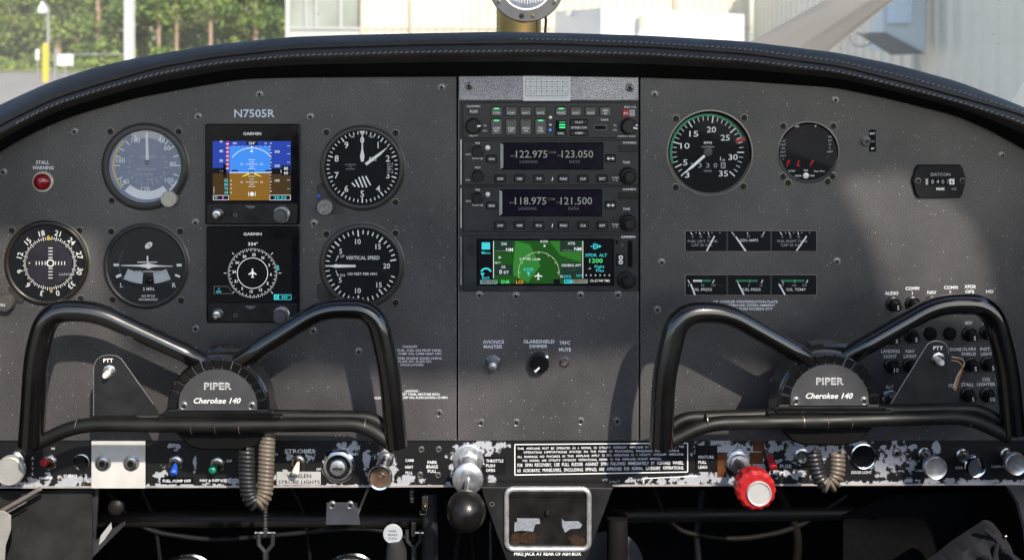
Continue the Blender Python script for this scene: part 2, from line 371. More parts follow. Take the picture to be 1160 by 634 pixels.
# screws share mesh data
_sm = {}
def screw(T, px, py, r=3.9, kind='screw', w=0.0, rot=None, parent=None):
    key = (kind, r)
    if key not in _sm:
        F = Thing('tmp', None, None, 0, 0, 0, solo=True); F.k = S; mb = MB(F)
        if kind == 'screw':
            mb.lathe(0, 0, [(r*1.12, -.05), (r*1.12, .35), (r*.98, .5), (r*.9, .3), (r*.8, .75), (r*.35, 1.1)], SCR, 20)
            for a in (0, 90):
                c, s_ = cos(R(a)), sin(R(a)); mb.poly([(c*r*.58-s_*r*.17, s_*r*.58+c*r*.17), (c*r*.58+s_*r*.17, s_*r*.58-c*r*.17), (-c*r*.58+s_*r*.17, -s_*r*.58-c*r*.17), (-c*r*.58-s_*r*.17, -s_*r*.58+c*r*.17)], 1.16+a*.0002, BLKM)
        else:
            mb.lathe(0, 0, [(r*1.2, -.05), (r*1.2, .4), (r, .5), (r*.9, .15), (r*.6, .15), (r*.5, .6)], SCRD, 20, mats=[EDGE, EDGE, SCRD, SCRD, SCRD, SCRD])
            mb.lathe(0, 0, [(r*.32, .6), (r*.3, .62)], BLKM, 8)
        o = mb.build(kind); _sm[key] = o.data; bpy.data.objects.remove(o)
    o = bpy.data.objects.new(kind, _sm[key]); COL.objects.link(o); o.parent = parent or T.o
    o.location = ((px-T.cx)*T.k, -w*T.k, (T.cy-py)*T.k); o.rotation_euler = (0, random.random()*3 if rot is None else rot, 0)
    return o
def plain(name, vs, fs, mat, kind=None, label=None, cat=None, group=None, parent=None, smooth=False):
    me = bpy.data.meshes.new(name); me.from_pydata([tuple(v) for v in vs], [], fs); me.materials.append(mat)
    if smooth: me.polygons.foreach_set('use_smooth', [True]*len(me.polygons))
    me.update(); o = bpy.data.objects.new(name, me); COL.objects.link(o)
    if kind: o['kind'] = kind
    if label: o['label'] = label
    if cat: o['category'] = cat
    if group: o['group'] = group
    if parent: o.parent = parent
    return o
def bxv(x0, x1, y0, y1, z0, z1):
    return [(x, y, z) for x in (x0, x1) for y in (y0, y1) for z in (z0, z1)], [(0,1,3,2), (4,6,7,5), (0,4,5,1), (2,3,7,6), (0,2,6,4), (1,5,7,3)]
# ------------------------------------------------------------------ setting: ground, hangar, trees outside
EYE = 1.80
GZ = CAM.z-EYE
def out(px, py, Y): return at(px, py, -Y)
ASPH = M('asphalt', (.30,.27,.24), .9, var=.25, vscale=.6)
GRS = M('grass', (.30,.33,.10), .9, var=.35, vscale=.4)
plain('apron', [(-80,-30,GZ), (80,-30,GZ), (80,54,GZ), (-80,54,GZ)], [(0,1,2,3)], ASPH, 'structure')
plain('grass_field', [(-400,53.5,GZ+.05), (400,53.5,GZ+.05), (400,900,GZ+.05), (-400,900,GZ+.05)], [(0,1,2,3)], GRS, 'structure')
plain('ground', [(-900,-900,GZ-.03), (900,-900,GZ-.03), (900,900,GZ-.03), (-900,900,GZ-.03)], [(0,1,2,3)], GRS, 'structure')
LEAF = [M('leaf_%d' % i, c, .7, var=.3, vscale=1.5, spec=.2) for i, c in enumerate([(.085,.14,.035), (.15,.22,.05), (.25,.32,.07), (.04,.075,.022)])]
BARK = M('bark', (.42,.28,.20), .9, var=.3, vscale=4)
def crown_mesh(x, y, n, rx, ry, z0, z1, mats, size, seed, clumps=26):
    rd = random.Random(seed); vs = []; fs = []; mi = []
    cl = []
    for _ in range(clumps):
        h = rd.random(); rr = (1-abs(h-.45)*1.1)
        a = rd.random()*6.28; q = rd.random()**.5
        cl.append((cos(a)*rx*rr*q, sin(a)*ry*rr*q, z0+(z1-z0)*h, .45+rd.random()*.8, rd.choice([0,0,1,1,2,3])))
    for i in range(n):
        cx, cy, cz, cr, ci = rd.choice(cl)
        g = [rd.gauss(0, .5) for _ in range(3)]
        p = Vector((cx+g[0]*cr, cy+g[1]*cr, cz+g[2]*cr*.75)); sz = size*(.5+rd.random())
        u = Vector((rd.gauss(0,1), rd.gauss(0,1), rd.gauss(0,1))).normalized(); v = u.orthogonal().normalized()
        b = len(vs); vs += [p+u*sz, p+v*sz*.6, p-u*sz, p-v*sz*.6]; fs.append((b, b+1, b+2, b+3)); mi.append(ci if rd.random() < .75 else rd.randrange(4))
    me = bpy.data.meshes.new('crown'); me.from_pydata([tuple(v) for v in vs], [], fs)
    for m_ in mats: me.materials.append(m_)
    me.polygons.foreach_set('material_index', mi); me.update(); return me
def tree(px, Y, h, rx, label, z0=.6, tr=.16, n=3200, seed=1):
    b = out(px, 45, Y); o = bpy.data.objects.new('tree', None); COL.objects.link(o); o.location = (b.x, Y, GZ)
    o['label'] = label; o['category'] = 'tree'; o['group'] = 'trees of the wood beyond the grass'
    me = crown_mesh(0, 0, n, rx, rx*.8, z0, h, LEAF, .13, seed); c = bpy.data.objects.new('crown', me); COL.objects.link(c); c.parent = o
    rd = random.Random(seed); vs = []; fs = []; lean = rd.uniform(-.3, .3); N = 7
    for j in range(N+1):
        t = j/N; r_ = tr*(1-.6*t)
        for i in range(8): a = i*PI/4; vs.append((lean*t*t+r_*cos(a), r_*sin(a), h*.95*t))
    for j in range(N):
        for i in range(8): fs.append((j*8+i, j*8+(i+1)%8, (j+1)*8+(i+1)%8, (j+1)*8+i))
    for q in range(7):     # limbs
        t = .25+.09*q; a = rd.random()*6.28; L = rx*(.8-.4*t); b0 = len(vs)
        for e, r_ in ((0, tr*.35), (1, tr*.1)):
            for i in range(5): an = i*PI*.4; vs.append((lean*t*t+cos(a)*L*e+r_*cos(an), sin(a)*L*e+r_*sin(an), h*.95*t+e*L*.6))
        for i in range(5): fs.append((b0+i, b0+(i+1)%5, b0+5+(i+1)%5, b0+5+i))
    plain('trunk', vs, fs, BARK, parent=o, smooth=True); return o
TL = [(-30,58,7.5,2.6,'broad leafy tree at the far left edge of the view',.3),
 (12,60,8,2.4,'light green tree directly behind the small white sign',.3),
 (38,66,10,2.2,'darker tree rising behind the lamp head',.8),
 (66,57,5.5,1.5,'slim tree with a bare pale trunk right of the lamp post',1.6),
 (88,64,8.5,2.3,'mid green tree above the blank white fence sign',.5),
 (112,58,7,2.2,'bright yellow green tree just left of the white pole',.3),
 (134,62,8,2.2,'full tree half covered by the white pole',.3),
 (165,64,9,2.0,'shady tree just right of the white pole',.8),
 (180,57,9,1.0,'tall pine with a brown bare trunk right of the white pole',3.2),
 (200,58,9,1.0,'tall pine with a pale bare trunk, second from the white pole',3.2),
 (222,66,9,2.5,'dark dense tree behind the bare pine trunks',.4),
 (239,57,9,1.1,'tall pine with a reddish bare trunk left of the bushy hangar tree',3.2),
 (262,61,8,2.4,'rounded bushy tree between the red pine trunk and the hangar',.3),
 (290,58,7.5,2.3,'pale green bushy tree close to the hangar corner',.3),
 (318,60,8,2.3,'bushy tree touching the grey hangar frame',.3),
 (352,63,8,2.4,'tree mostly hidden behind the grey hangar frame',.3)]
for i, (px, Y, h, rx, lb, z0) in enumerate(TL): tree(px, Y, h, rx, lb, z0=z0, tr=.13 if z0 > 3 else .18, seed=i+3, n=1800 if z0 > 3 else 5200)
# far wood: one mass behind the individual trees
rd = random.Random(5); vs = []; fs = []; mi = []
for i in range(26000):
    x = rd.uniform(-52, -4); y = 72+rd.random()*6; z = GZ+rd.random()**.8*13
    sz = .24*(.5+rd.random()); p = Vector((x, y, z)); u = Vector((rd.gauss(0,1), rd.gauss(0,1), rd.gauss(0,1))).normalized(); v = u.orthogonal().normalized()
    b = len(vs); vs += [p+u*sz, p+v*sz*.6, p-u*sz, p-v*sz*.6]; fs.append((b, b+1, b+2, b+3)); mi.append(rd.choice([3,3,0,0,1]))
me = bpy.data.meshes.new('distant_wood'); me.from_pydata([tuple(v) for v in vs], [], fs)
for m_ in LEAF: me.materials.append(m_)
me.polygons.foreach_set('material_index', mi); o = bpy.data.objects.new('distant_wood', me); COL.objects.link(o)
o['kind'] = 'stuff'; o['label'] = 'dense dark green wood behind the nearer trees'; o['category'] = 'wood'
# undergrowth at the wood's foot
me = crown_mesh(0, 0, 9000, 1, 1, 0, 1, LEAF, .13, 77)
vs = []; fs = []; mi = []; rd = random.Random(9)
for i in range(12000):
    x = rd.uniform(-36, -6); y = 56+rd.random()*3; z = GZ+.05+rd.random()**2*(.5+.9*max(0, sin(x*1.7)+.6*sin(x*4.1+1)))
    sz = .13*(.5+rd.random()); p = Vector((x, y, z)); u = Vector((rd.gauss(0,1), rd.gauss(0,1), rd.gauss(0,1))).normalized(); v = u.orthogonal().normalized()
    b = len(vs); vs += [p+u*sz, p+v*sz*.6, p-u*sz, p-v*sz*.6]; fs.append((b, b+1, b+2, b+3)); mi.append(rd.choice([1,2,2,0]))
me = bpy.data.meshes.new('undergrowth'); me.from_pydata([tuple(v) for v in vs], [], fs)
for m_ in LEAF: me.materials.append(m_)
me.polygons.foreach_set('material_index', mi); o = bpy.data.objects.new('undergrowth', me); COL.objects.link(o)
o['kind'] = 'stuff'; o['label'] = 'pale green undergrowth along the foot of the wood'; o['category'] = 'undergrowth'
WP = M('white_weathered_paint', (.80,.79,.76), .5, var=.06, vscale=3)
GALV = M('galvanised', (.45,.46,.47), .45, .6, var=.15, vscale=5)
def olathe(name, x, y, prof, mat, parent, n=12, off=(0,0)):
    vs = []; fs = []
    for r_, z in prof:
        for i in range(n): a = 2*PI*i/n; vs.append((x+r_*cos(a), y+r_*sin(a), z))
    for j in range(len(prof)-1):
        for i in range(n): fs.append((j*n+i, j*n+(i+1)%n, (j+1)*n+(i+1)%n, (j+1)*n+i))
    fs.append(tuple((len(prof)-1)*n+i for i in range(n)))
    return plain(name, vs, fs, mat, parent=parent, smooth=False)
def oempty(name, px, Y, label, cat, group=None):
    p = out(px, 45, Y); o = bpy.data.objects.new(name, None); COL.objects.link(o); o.location = (p.x, Y, GZ); o['label'] = label; o['category'] = cat
    if group: o['group'] = group
    return o
# lamp post with cobra head
T_ = oempty('lamp_post', 54.5, 43, 'thin grey lamp post with a white drum head at the left', 'lamp post')
olathe('pole', 0, 0, [(.07,0), (.05,3.0), (.05,3.25)], GALV, T_)
vs, fs = [], []
for j in range(7):
    t = j/6; c = Vector((-.22*t, 0, 3.25+.12*sin(PI*t)))
    for i in range(6): a = i*PI/3; vs.append(c+Vector((0, .035*cos(a), .035*sin(a))))
for j in range(6):
    for i in range(6): fs.append((j*6+i, j*6+(i+1)%6, (j+1)*6+(i+1)%6, (j+1)*6+i))
plain('arm', vs, fs, GALV, parent=T_)
olathe('lamp_head', -.26, 0, [(.10,2.95), (.20,3.0), (.19,3.2), (.08,3.36), (.07,3.5)], WP, T_)
T_ = oempty('bollard', 51.5, 41, 'yellow bollard standing at the foot of the lamp post', 'bollard')
olathe('post', 0, 0, [(.13,0), (.13,1.55), (.10,1.62), (.04,1.65)], M('safety_yellow', (.75,.50,.03), .5), T_)
T_ = oempty('white_pole', 146.5, 15, 'thick white pole rising in front of the trees', 'pole')
olathe('shaft', 0, 0, [(.085,0), (.085,7)], WP, T_, 20)
olathe('conduit', .075, -.07, [(.014,0), (.014,7)], GALV, T_, 8)
# fence with the blank sign
T_ = oempty('chain_link_fence', 100, 44, 'low chain fence rail with thin posts in front of the wood', 'fence')
vs, fs = bxv(-1.5, 1.9, -.02, .02, 1.12, 1.16); plain('top_rail', vs, fs, GALV, parent=T_)
vs, fs = bxv(-1.54, -1.47, -.03, .03, 0, 1.45); plain('post', vs, fs, GALV, parent=T_)
vs, fs = bxv(1.84, 1.9, -.03, .03, 0, 1.3); plain('post', vs, fs, GALV, parent=T_)
T_ = oempty('sign', 74, 43.8, 'blank white rectangular sign hung on the fence beside the lamp post', 'sign')
vs, fs = bxv(-.36, .36, -.03, 0, .62, 1.13); plain('sign_board', vs, fs, WP, parent=T_)
vs, fs = bxv(-.03, .03, .003, .05, 0, 1.1); plain('post', vs, fs, GALV, parent=T_)
T_ = oempty('small_sign', 42.5, 50, 'tiny white square sign in the grass left of the bollard', 'sign')
vs, fs = bxv(-.09, .09, -.02, 0, .75, 1.3); plain('sign_board', vs, fs, WP, parent=T_)
vs, fs = bxv(-.025, .025, .003, .05, 0, 1.2); plain('post', vs, fs, GALV, parent=T_)
# hangar: lit cream front at Y=18
CREAM = M('cream_siding', (.80,.75,.61), .6, var=.04, vscale=.5)
GREYF = M('grey_trim', (.55,.56,.54), .6, var=.08, vscale=.5)
SHGR = M('grey_siding', (.80,.76,.66), .6, var=.05, vscale=.4)
WGL = M('window_glass', (.34,.38,.34), .12, var=.5, vscale=.9)
Y0 = 18.0; kx = (D+Y0)/D*S
def OX(px, Y=Y0): return out(px, 45, Y).x
def OZ(py, Y=Y0): return out(580, py, Y).z
hg = bpy.data.objects.new('hangar', None); COL.objects.link(hg); hg['label'] = 'sunlit cream ribbed metal hangar with a glazed grey bay'; hg['category'] = 'hangar'
def siding(name, x0, x1, z0, z1, y, mat, pitch, depth=.035, parent=hg, rib=.05):
    """ribbed sheet facing the pilot between x0 and x1"""
    pr = []; x = x0
    while x < x1-pitch*.5:
        pr += [(x, 0), (x+pitch-rib*2, 0), (x+pitch-rib*1.5, -depth), (x+pitch-rib*.5, -depth)]; x += pitch
    pr.append((x1, 0)); vs = []; fs = []
    for (a, b) in pr: vs += [(a, y+b, z0), (a, y+b, z1)]
    for i in range(len(pr)-1): fs.append((2*i, 2*i+2, 2*i+3, 2*i+1))
    return plain(name, vs, fs, mat, parent=parent)
siding('wall', OX(412), OX(850), GZ, OZ(-160), Y0, CREAM, .165)
vs, fs = bxv(OX(412), OX(850), Y0-.06, Y0-.045, OZ(32.6), OZ(31.4)); plain('girt_seam', vs, fs, M('cream_seam', (.55,.48,.36), .6), parent=hg)
vs, fs = bxv(OX(464.5), OX(467.5), Y0-.09, Y0-.045, GZ, OZ(-160)); plain('downpipe', vs, fs, M('tan_trim', (.60,.54,.44), .6), parent=hg)
vs, fs = bxv(OX(762), OX(765), Y0-.09, Y0-.045, GZ, OZ(-160)); plain('downpipe', vs, fs, M('tan_trim'), parent=hg)
vs, fs = bxv(OX(325), OX(330), Y0-.16, Y0+.1, GZ, OZ(-160)); plain('corner_trim', vs, fs, GREYF, parent=hg)
vs, fs = bxv(OX(330), OX(409), Y0-.08, Y0+.06, GZ, OZ(33)); plain('lower_wall', vs, fs, GREYF, parent=hg)
vs, fs = bxv(OX(330), OX(409), Y0-.12, Y0-.083, OZ(33.5), OZ(31)); plain('sill', vs, fs, M('pale_sill', (.5,.5,.49), .6), parent=hg)
vs, fs = bxv(OX(409), OX(412.3), Y0-.13, Y0+.06, GZ, OZ(-160)); plain('corner_trim', vs, fs, M('tan_trim'), parent=hg)
for a, b in ((330, 345.5), (348.5, 357), (360, 384.5), (388, 409)):
    vs, fs = bxv(OX(a), OX(b), Y0+.03, Y0+.05, OZ(31), OZ(-160)); plain('window_pane', vs, fs, WGL, parent=hg)
for a, b in ((345.5, 348.5), (357, 360), (384.5, 388)):
    vs, fs = bxv(OX(a), OX(b), Y0-.03, Y0+.06, OZ(31), OZ(-160)); plain('mullion', vs, fs, M('pale_sill'), parent=hg)
vs, fs = bxv(OX(368), OX(383), Y0+.3, Y0+.35, OZ(31), OZ(-160)); plain('blind', vs, fs, WP, parent=hg)
# shaded wing of the building running back towards the aeroplane
A_ = Vector((OX(852), Y0-.1, 0)); B_ = Vector((out(1215, 45, 6.5).x, 6.5, 0)); L_ = (B_-A_).length; u_ = (B_-A_).normalized(); n_ = Vector((u_.y, -u_.x, 0)); n_ = n_ if n_.x < 0 else -n_
h2 = bpy.data.objects.new('hangar_wing', None); COL.objects.link(h2); h2['label'] = 'shaded grey ribbed metal wall at the right beyond the windshield'; h2['category'] = 'building'
vs = []; fs = []; s_ = 0; pr = []
while s_ < L_: pr += [(s_, 0), (s_+.22, 0), (s_+.25, .035), (s_+.30, .035), (s_+.33, 0)]; s_ += .33
for (a, b) in pr:
    p = A_+u_*a+n_*b; vs += [(p.x, p.y, GZ), (p.x, p.y, GZ+3.1)]
for i in range(len(pr)-1): fs.append((2*i, 2*i+2, 2*i+3, 2*i+1))
plain('wall', vs, fs, SHGR, parent=h2)
def wingbox(name, s0, s1, n0, n1, z0, z1, mat, parent):
    vs = []
    for a in (s0, s1):
        for b in (n0, n1):
            for z in (z0, z1): p = A_+u_*a+n_*b; vs.append((p.x, p.y, z))
    return plain(name, vs, [(0,1,3,2), (4,6,7,5), (0,4,5,1), (2,3,7,6), (0,2,6,4), (1,5,7,3)], mat, parent=parent)
def s_at(px):   # distance along the wing wall that shows at px
    for i in range(4000):
        p = A_+u_*(L_*i/4000); q = CX+(p.x-CAM.x)/(p.y+D)*D/S
        if q >= px: return L_*i/4000
    return L_
wingbox('door_trim', s_at(1042), s_at(1046), .04, .10, GZ, GZ+3.1, GREYF, h2)
ACM = M('blue_grey_metal', (.50,.58,.62), .5, var=.08, vscale=2); ACD = M('dark_shelf', (.13,.135,.14), .6)
T = Thing('air_conditioner', 'blue grey air conditioning box on a bracket shelf on the shaded wall', 'air conditioner', 1025, 20, -9.0)
mb = T.mb(); mb.box(1000, -60, 1048, 58, -40, 0, ACM, 0, .5); T.part('housing', mb); mb = T.mb(); mb.box(1003.5, -60, 1030, 27, 0, 8, M('pale_blue_metal', (.50,.62,.74), .5), 0, .5); T.part('front_box', mb)
mb = T.mb(); mb.prism([(969,37), (1001,37), (1046,61), (1009,62.5)], .2, 6, ACD, .3); T.part('shelf', mb)
mb = T.mb(); mb.tube(resample(fillet([(962,38,2), (964,50,2), (976,54,2), (990,48,2)], 8, 5), 2), .7, ACD, 6); T.part('cable', mb)
# white box trailer in front of the hangar
tr = bpy.data.objects.new('box_trailer', None); COL.objects.link(tr); tr['label'] = 'large white box trailer parked in front of the cream hangar'; tr['category'] = 'trailer'
WTR = M('white_trailer_paint', (.86,.87,.88), .35, var=.02, vscale=1)
def P3(px, py, Y): p = out(px, py, Y); return (p.x, p.y, p.z)
z_top = out(681, 9, 11).z; xl, xm, xr = out(628, 45, 14).x, out(681, 45, 11).x, out(843, 45, 11.6).x
f_ = [(xm, 11), (xr, 11.6), (xr+.2, 15), (xl, 14)]; zt = [z_top, out(843, 16.5, 11.6).z, z_top-.05, out(628, 13, 14).z]; zb = GZ+.5
vs = [(x, y, zb) for x, y in f_]+[(x, y, z) for (x, y), z in zip(f_, zt)]
plain('body', vs, [(0,1,5,4), (1,2,6,5), (2,3,7,6), (3,0,4,7), (4,5,6,7), (3,2,1,0)], WTR, parent=tr)
p = out(725, 25, 11.1); vs, fs = bxv(p.x-.02, p.x+.03, p.y-.08, p.y, p.z-.09, p.z+.09); plain('latch', vs, fs, M('cream_latch', (.55,.53,.4), .5), parent=tr)
p = out(648, 15.5, 12.75); vs, fs = bxv(p.x-.1, p.x+.14, p.y-.1, p.y-.02, p.z-.035, p.z+.035); plain('vent', vs, fs, GREYF, parent=tr)
for wx, wy in ((xm+.5, 11.25), (xr-.6, 11.6)):
    vs = []; fs = []
    for yy in (0, .22):
        for i in range(20): a = 2*PI*i/20; vs.append((wx+.33*cos(a), wy+yy, GZ+.33+.33*sin(a)))
    for i in range(20): fs.append((i, (i+1)%20, 20+(i+1)%20, 20+i))
    fs += [tuple(range(20)), tuple(range(39, 19, -1))]; plain('wheel', vs, fs, BLKM, parent=tr)
# propeller blade just ahead of the windshield (the hub is hidden below the glareshield)
PRM = M('propeller_grey', (.17,.16,.15), .6, var=.2, vscale=6)
hub = out(600, 372, 1.75); tip = out(1085, -130, 1.75); mid0 = [out(*q, 1.75) for q in ((620, 290), (834, 57), (966, -18), (1048, -100))]; mid1 = [out(*q, 1.75) for q in ((700, 352), (944, 54), (1012, 0), (1092, -72))]
vs = []; fs = []
for a, b in zip(mid0, mid1):
    c = (a+b)/2
    for t, dy in ((0, 0), (.25, -.016), (.6, -.02), (.9, -.012), (1, -.006), (.9, .004), (.5, .01), (.1, .006)): q = a.lerp(b, t); vs.append((q.x, q.y+dy, q.z))
for j in range(3):
    for i in range(8): fs.append((j*8+i, j*8+(i+1)%8, (j+1)*8+(i+1)%8, (j+1)*8+i))
fs += [tuple(range(8)), tuple(range(31, 23, -1))]
pb = plain('propeller', vs, fs, PRM, label='dark grey propeller blade slanting up outside the windshield', cat='propeller', smooth=False)
vs = []; fs = []
for a, b in zip(mid0, mid1):
    for t, dy in ((.985, -.009), (1.012, -.005), (.985, .004)): q = a.lerp(b, t); vs.append((q.x, q.y+dy, q.z))
for j in range(3):
    for i in range(3): fs.append((j*3+i, j*3+(i+1)%3, (j+1)*3+(i+1)%3, (j+1)*3+i))
plain('leading_edge', vs, fs, M('bare_blade_metal', (.6,.55,.48), .4, .5), parent=pb)
vs = []; fs = []; N = 24
for r_, y in ((.001, -.12), (.11, -.08), (.16, .05), (.17, .14), (.17, .16)):
    for i in range(N): a = 2*PI*i/N; vs.append((hub.x+r_*cos(a), hub.y-y, hub.z+r_*sin(a)))
for j in range(4):
    for i in range(N): fs.append((j*N+i, j*N+(i+1)%N, (j+1)*N+(i+1)%N, (j+1)*N+i))
plain('spinner', vs, fs, WP, parent=pb, smooth=True)
# ------------------------------------------------------------------ glareshield outline tables (photo px)
TOP = [(-60,150), (0,118.6), (52,94.7), (104,77.4), (154,65.6), (240,51), (328,42), (400,39.5), (480,37.7), (563,36.2), (640,37.4), (740,40.8), (844,47), (950,60), (1014,73), (1086,92.6), (1157,120), (1215,146)]
SEAM = [(-60,178), (0,143), (60,113), (120,94), (180,77), (240,66), (332,56), (480,51), (610,49.7), (740,54), (844,61.5), (950,75.5), (1040,98), (1157,130), (1215,158)]
BOT = [(-60,218), (0,171), (40,149), (83,131), (150,112), (220,98.6), (274,89.7), (332,88), (480,87), (600,86), (730,88), (844,92), (948,99.6), (1003,111), (1083,131), (1121,147), (1157,167), (1215,200)]
Tf = lambda x: sm(TOP, x); Sf = lambda x: sm(SEAM, x); Bf = lambda x: sm(BOT, x)
xs = [-55+6*i for i in range(212)]
rows = []   # (y function, depth towards pilot)
rows.append([tuple(Vector((PX(x)*1.0, .36+.10*(1-((x-600)/640)**2), at(x, Tf(x), .0).z-.004))) for x in xs])
prof = [(0, 0.0, .000), (0, .08, .006), (0, .25, .015), (0, .55, .026), (0, .88, .034), (0, .96, .0335), (1, .0, .0285), (1, .025, .0335), (1, .06, .037), (1, .14, .041), (1, .215, .0425), (1, .27, .0425), (1, .34, .0405), (1, .42, .037), (1, .55, .028), (1, .8, .012), (1, 1.0, .004), (1, 1.0, -.03)]
for (seg, t, d) in prof:
    r_ = []
    for x in xs:
        y = Tf(x)+(Sf(x)-Tf(x))*t if seg == 0 else Sf(x)+(Bf(x)-Sf(x))*t
        r_.append(tuple(at(x, y, d)))
    rows.append(r_)
vs = sum(rows, []); n = len(xs); fs = []
for j in range(len(rows)-1):
    for i in range(n-1): fs.append((j*n+i, (j+1)*n+i, (j+1)*n+i+1, j*n+i+1))
gs = bpy.data.objects.new('glareshield', None); COL.objects.link(gs); gs['label'] = 'curved black leather padded glareshield with double stitching above the panel'; gs['category'] = 'glareshield'
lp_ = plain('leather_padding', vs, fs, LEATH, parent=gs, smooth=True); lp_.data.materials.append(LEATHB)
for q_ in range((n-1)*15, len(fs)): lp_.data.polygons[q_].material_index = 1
def stitch(f, d, step, x0, x1, r0, name):
    F = Thing('t', None, None, 580, 317, 0, solo=True); mb = MB(F); x = x0
    vs = []; fs = []
    while x < x1:
        sl = (f(x+2)-f(x-2))/4; L = step*.33
        a = at(x-L, f(x-L)+1.0, d); b = at(x+L, f(x+L)-1.0, d); t = (b-a).normalized(); up = Vector((0, -1, 0)); sd = t.cross(up).normalized(); k = len(vs)
        for (q, r_) in ((0, .3), (.3, 1), (.7, 1), (1, .3)):
            c = a.lerp(b, q)
            for i in range(5): an = 2*PI*i/5; vs.append(c+(up*cos(an)+sd*sin(an))*r0*r_)
        for j in range(3):
            for i in range(5): fs.append((k+j*5+i, k+j*5+(i+1)%5, k+(j+1)*5+(i+1)%5, k+(j+1)*5+i))
        x += step/math.sqrt(1+sl*sl)
    return plain(name, vs, fs, STITCH, parent=gs, smooth=True)
stitch(lambda x: Sf(x)+(Bf(x)-Sf(x))*.215, .0430, 6.2, 20, 1170, .00075, 'lower_stitching')
stitch(lambda x: Tf(x)+(Sf(x)-Tf(x))*.60, .0280, 6.2, 590, 1175, .00075, 'upper_stitching')
# windshield: curved pane from the glareshield's far edge up over the pilots
N1, N2 = 40, 10; vs = []; fs = []
for j in range(N2+1):
    t = j/N2
    for i in range(N1+1):
        u = i/N1*2-1; x = u*.62
        y = (.50-.20*u*u)*(1-t)+(-.30)*t; z = (at(600, 60, 0).z-.08*u*u*u*u-.03)*(1-t)+(.62-.08*u*u)*t+.05*sin(PI*t)
        vs.append((x, y, z))
for j in range(N2):
    for i in range(N1): a = j*(N1+1)+i; fs.append((a, a+1, a+N1+2, a+N1+1))
plain('windshield', vs, fs, WSH, label='curved clear windshield with dust specks above the glareshield', cat='windshield', smooth=True)
# cabin shell (unseen roof above and behind the camera is shaped to shade the upper panel)
TRIM = M('cabin_trim', (.23,.22,.20), .8, var=.1, vscale=20)
KICK = M('kick_carpet', (.005,.005,.0055), .95, spec=.05, var=.35, vscale=200, bump=.5)
# ------------------------------------------------------------------ instrument panels
def panel(name, label, x0, x1, ybot, d=0.0, mat=PANEL, topf=None):
    T = Thing(name, label, 'instrument panel', (x0+x1)/2, 300, d); mb = T.mb()
    n_ = max(2, int((x1-x0)/12)); tf = topf or (lambda x: Bf(x)-9)
    pts = [(x0+(x1-x0)*i/n_, tf(x0+(x1-x0)*i/n_)) for i in range(n_+1)]+[(x1, ybot), (x0, ybot)]
    mb.prism(pts, -3, 0, mat, .6); T.part('panel_sheet', mb); return T
LP = panel('instrument_panel', 'left dark speckled instrument panel carrying the round flight gauges', -40, 517.3, 499)
CP = panel('instrument_panel', 'narrow centre instrument panel below and around the radio stack', 519.3, 723.2, 499)
RP = panel('instrument_panel', 'right dark speckled instrument panel with tachometer and breakers', 725.2, 1205, 499)
for x, y in ((84.5,149), (4,195), (224.6,132.2), (294,107), (351.6,132.3), (221.5,252), (355.7,252.7), (221.6,372.2), (355,374.4), (406.5,398), (500.3,99), (497.6,467.5)): screw(LP, x, y)
for x, y in ((544.9,478.3), (585,478), (658,476.7), (699,476.7), (543,334), (584.3,335), (657.5,334), (700,333.5)): screw(CP, x, y)
for x, y in ((741.4,106.8), (946.3,113.3), (749.5,297), (948,296), (744.8,350.7), (915.5,393), (876,431), (1135,176)): screw(RP, x, y)
def lettering(T, items, name='lettering', m=LET, w=.12):
    if name == 'lettering' and len(items) > 1:
        for it in items: lettering(T, [it], name, m, w)
        return
    mb = T.mb()
    for it in items:
        t, x, y, h, wd = it[:5]; mb.text(t, x, y, h, w, m, width=wd, bold=it[5] if len(it) > 5 else 0, align=it[6] if len(it) > 6 else 'c')
    return T.part(name, mb)
mb = CP.mb(); mb.box(470, 60, 770, 497, -9, -5, BLKM, 0, .3); CP.part('gap_light_block', mb)  # added plate, keeps sunlight behind the panels from showing through the gaps
mb = CP.mb(); mb.rect(519.4, 112, 519.9, 498.6, .1, M('edge_glint', (.30,.29,.28), .4, .5)); mb.rect(722.6, 112, 723.1, 498.6, .1, M('edge_glint')); CP.part('bright_worn_edge', mb)  # worn sheet edges, their highlight painted on as pale strips
lettering(LP, [('N7505R', 288.3, 128.5, 8.6, 46, 1)], 'registration_lettering', M('registration_print', (.62,.68,.78), .5))
lettering(LP, [('STALL', 48.3, 184, 3.8, 15, 1), ('WARNING', 48.8, 190, 3.8, 24, 1)])
lettering(CP, [('AVIONICS', 559, 387, 3.7, 24, .6), ('MASTER', 558.5, 392.4, 3.7, 21, .6), ('GLARESHIELD', 610.5, 386.6, 3.7, 35, .6), ('DIMMER', 610, 392, 3.7, 20, .6), ('TRFC', 639.7, 388, 3.6, 12.5, .6), ('MUTE', 640, 395.7, 3.6, 13.5, .6)])
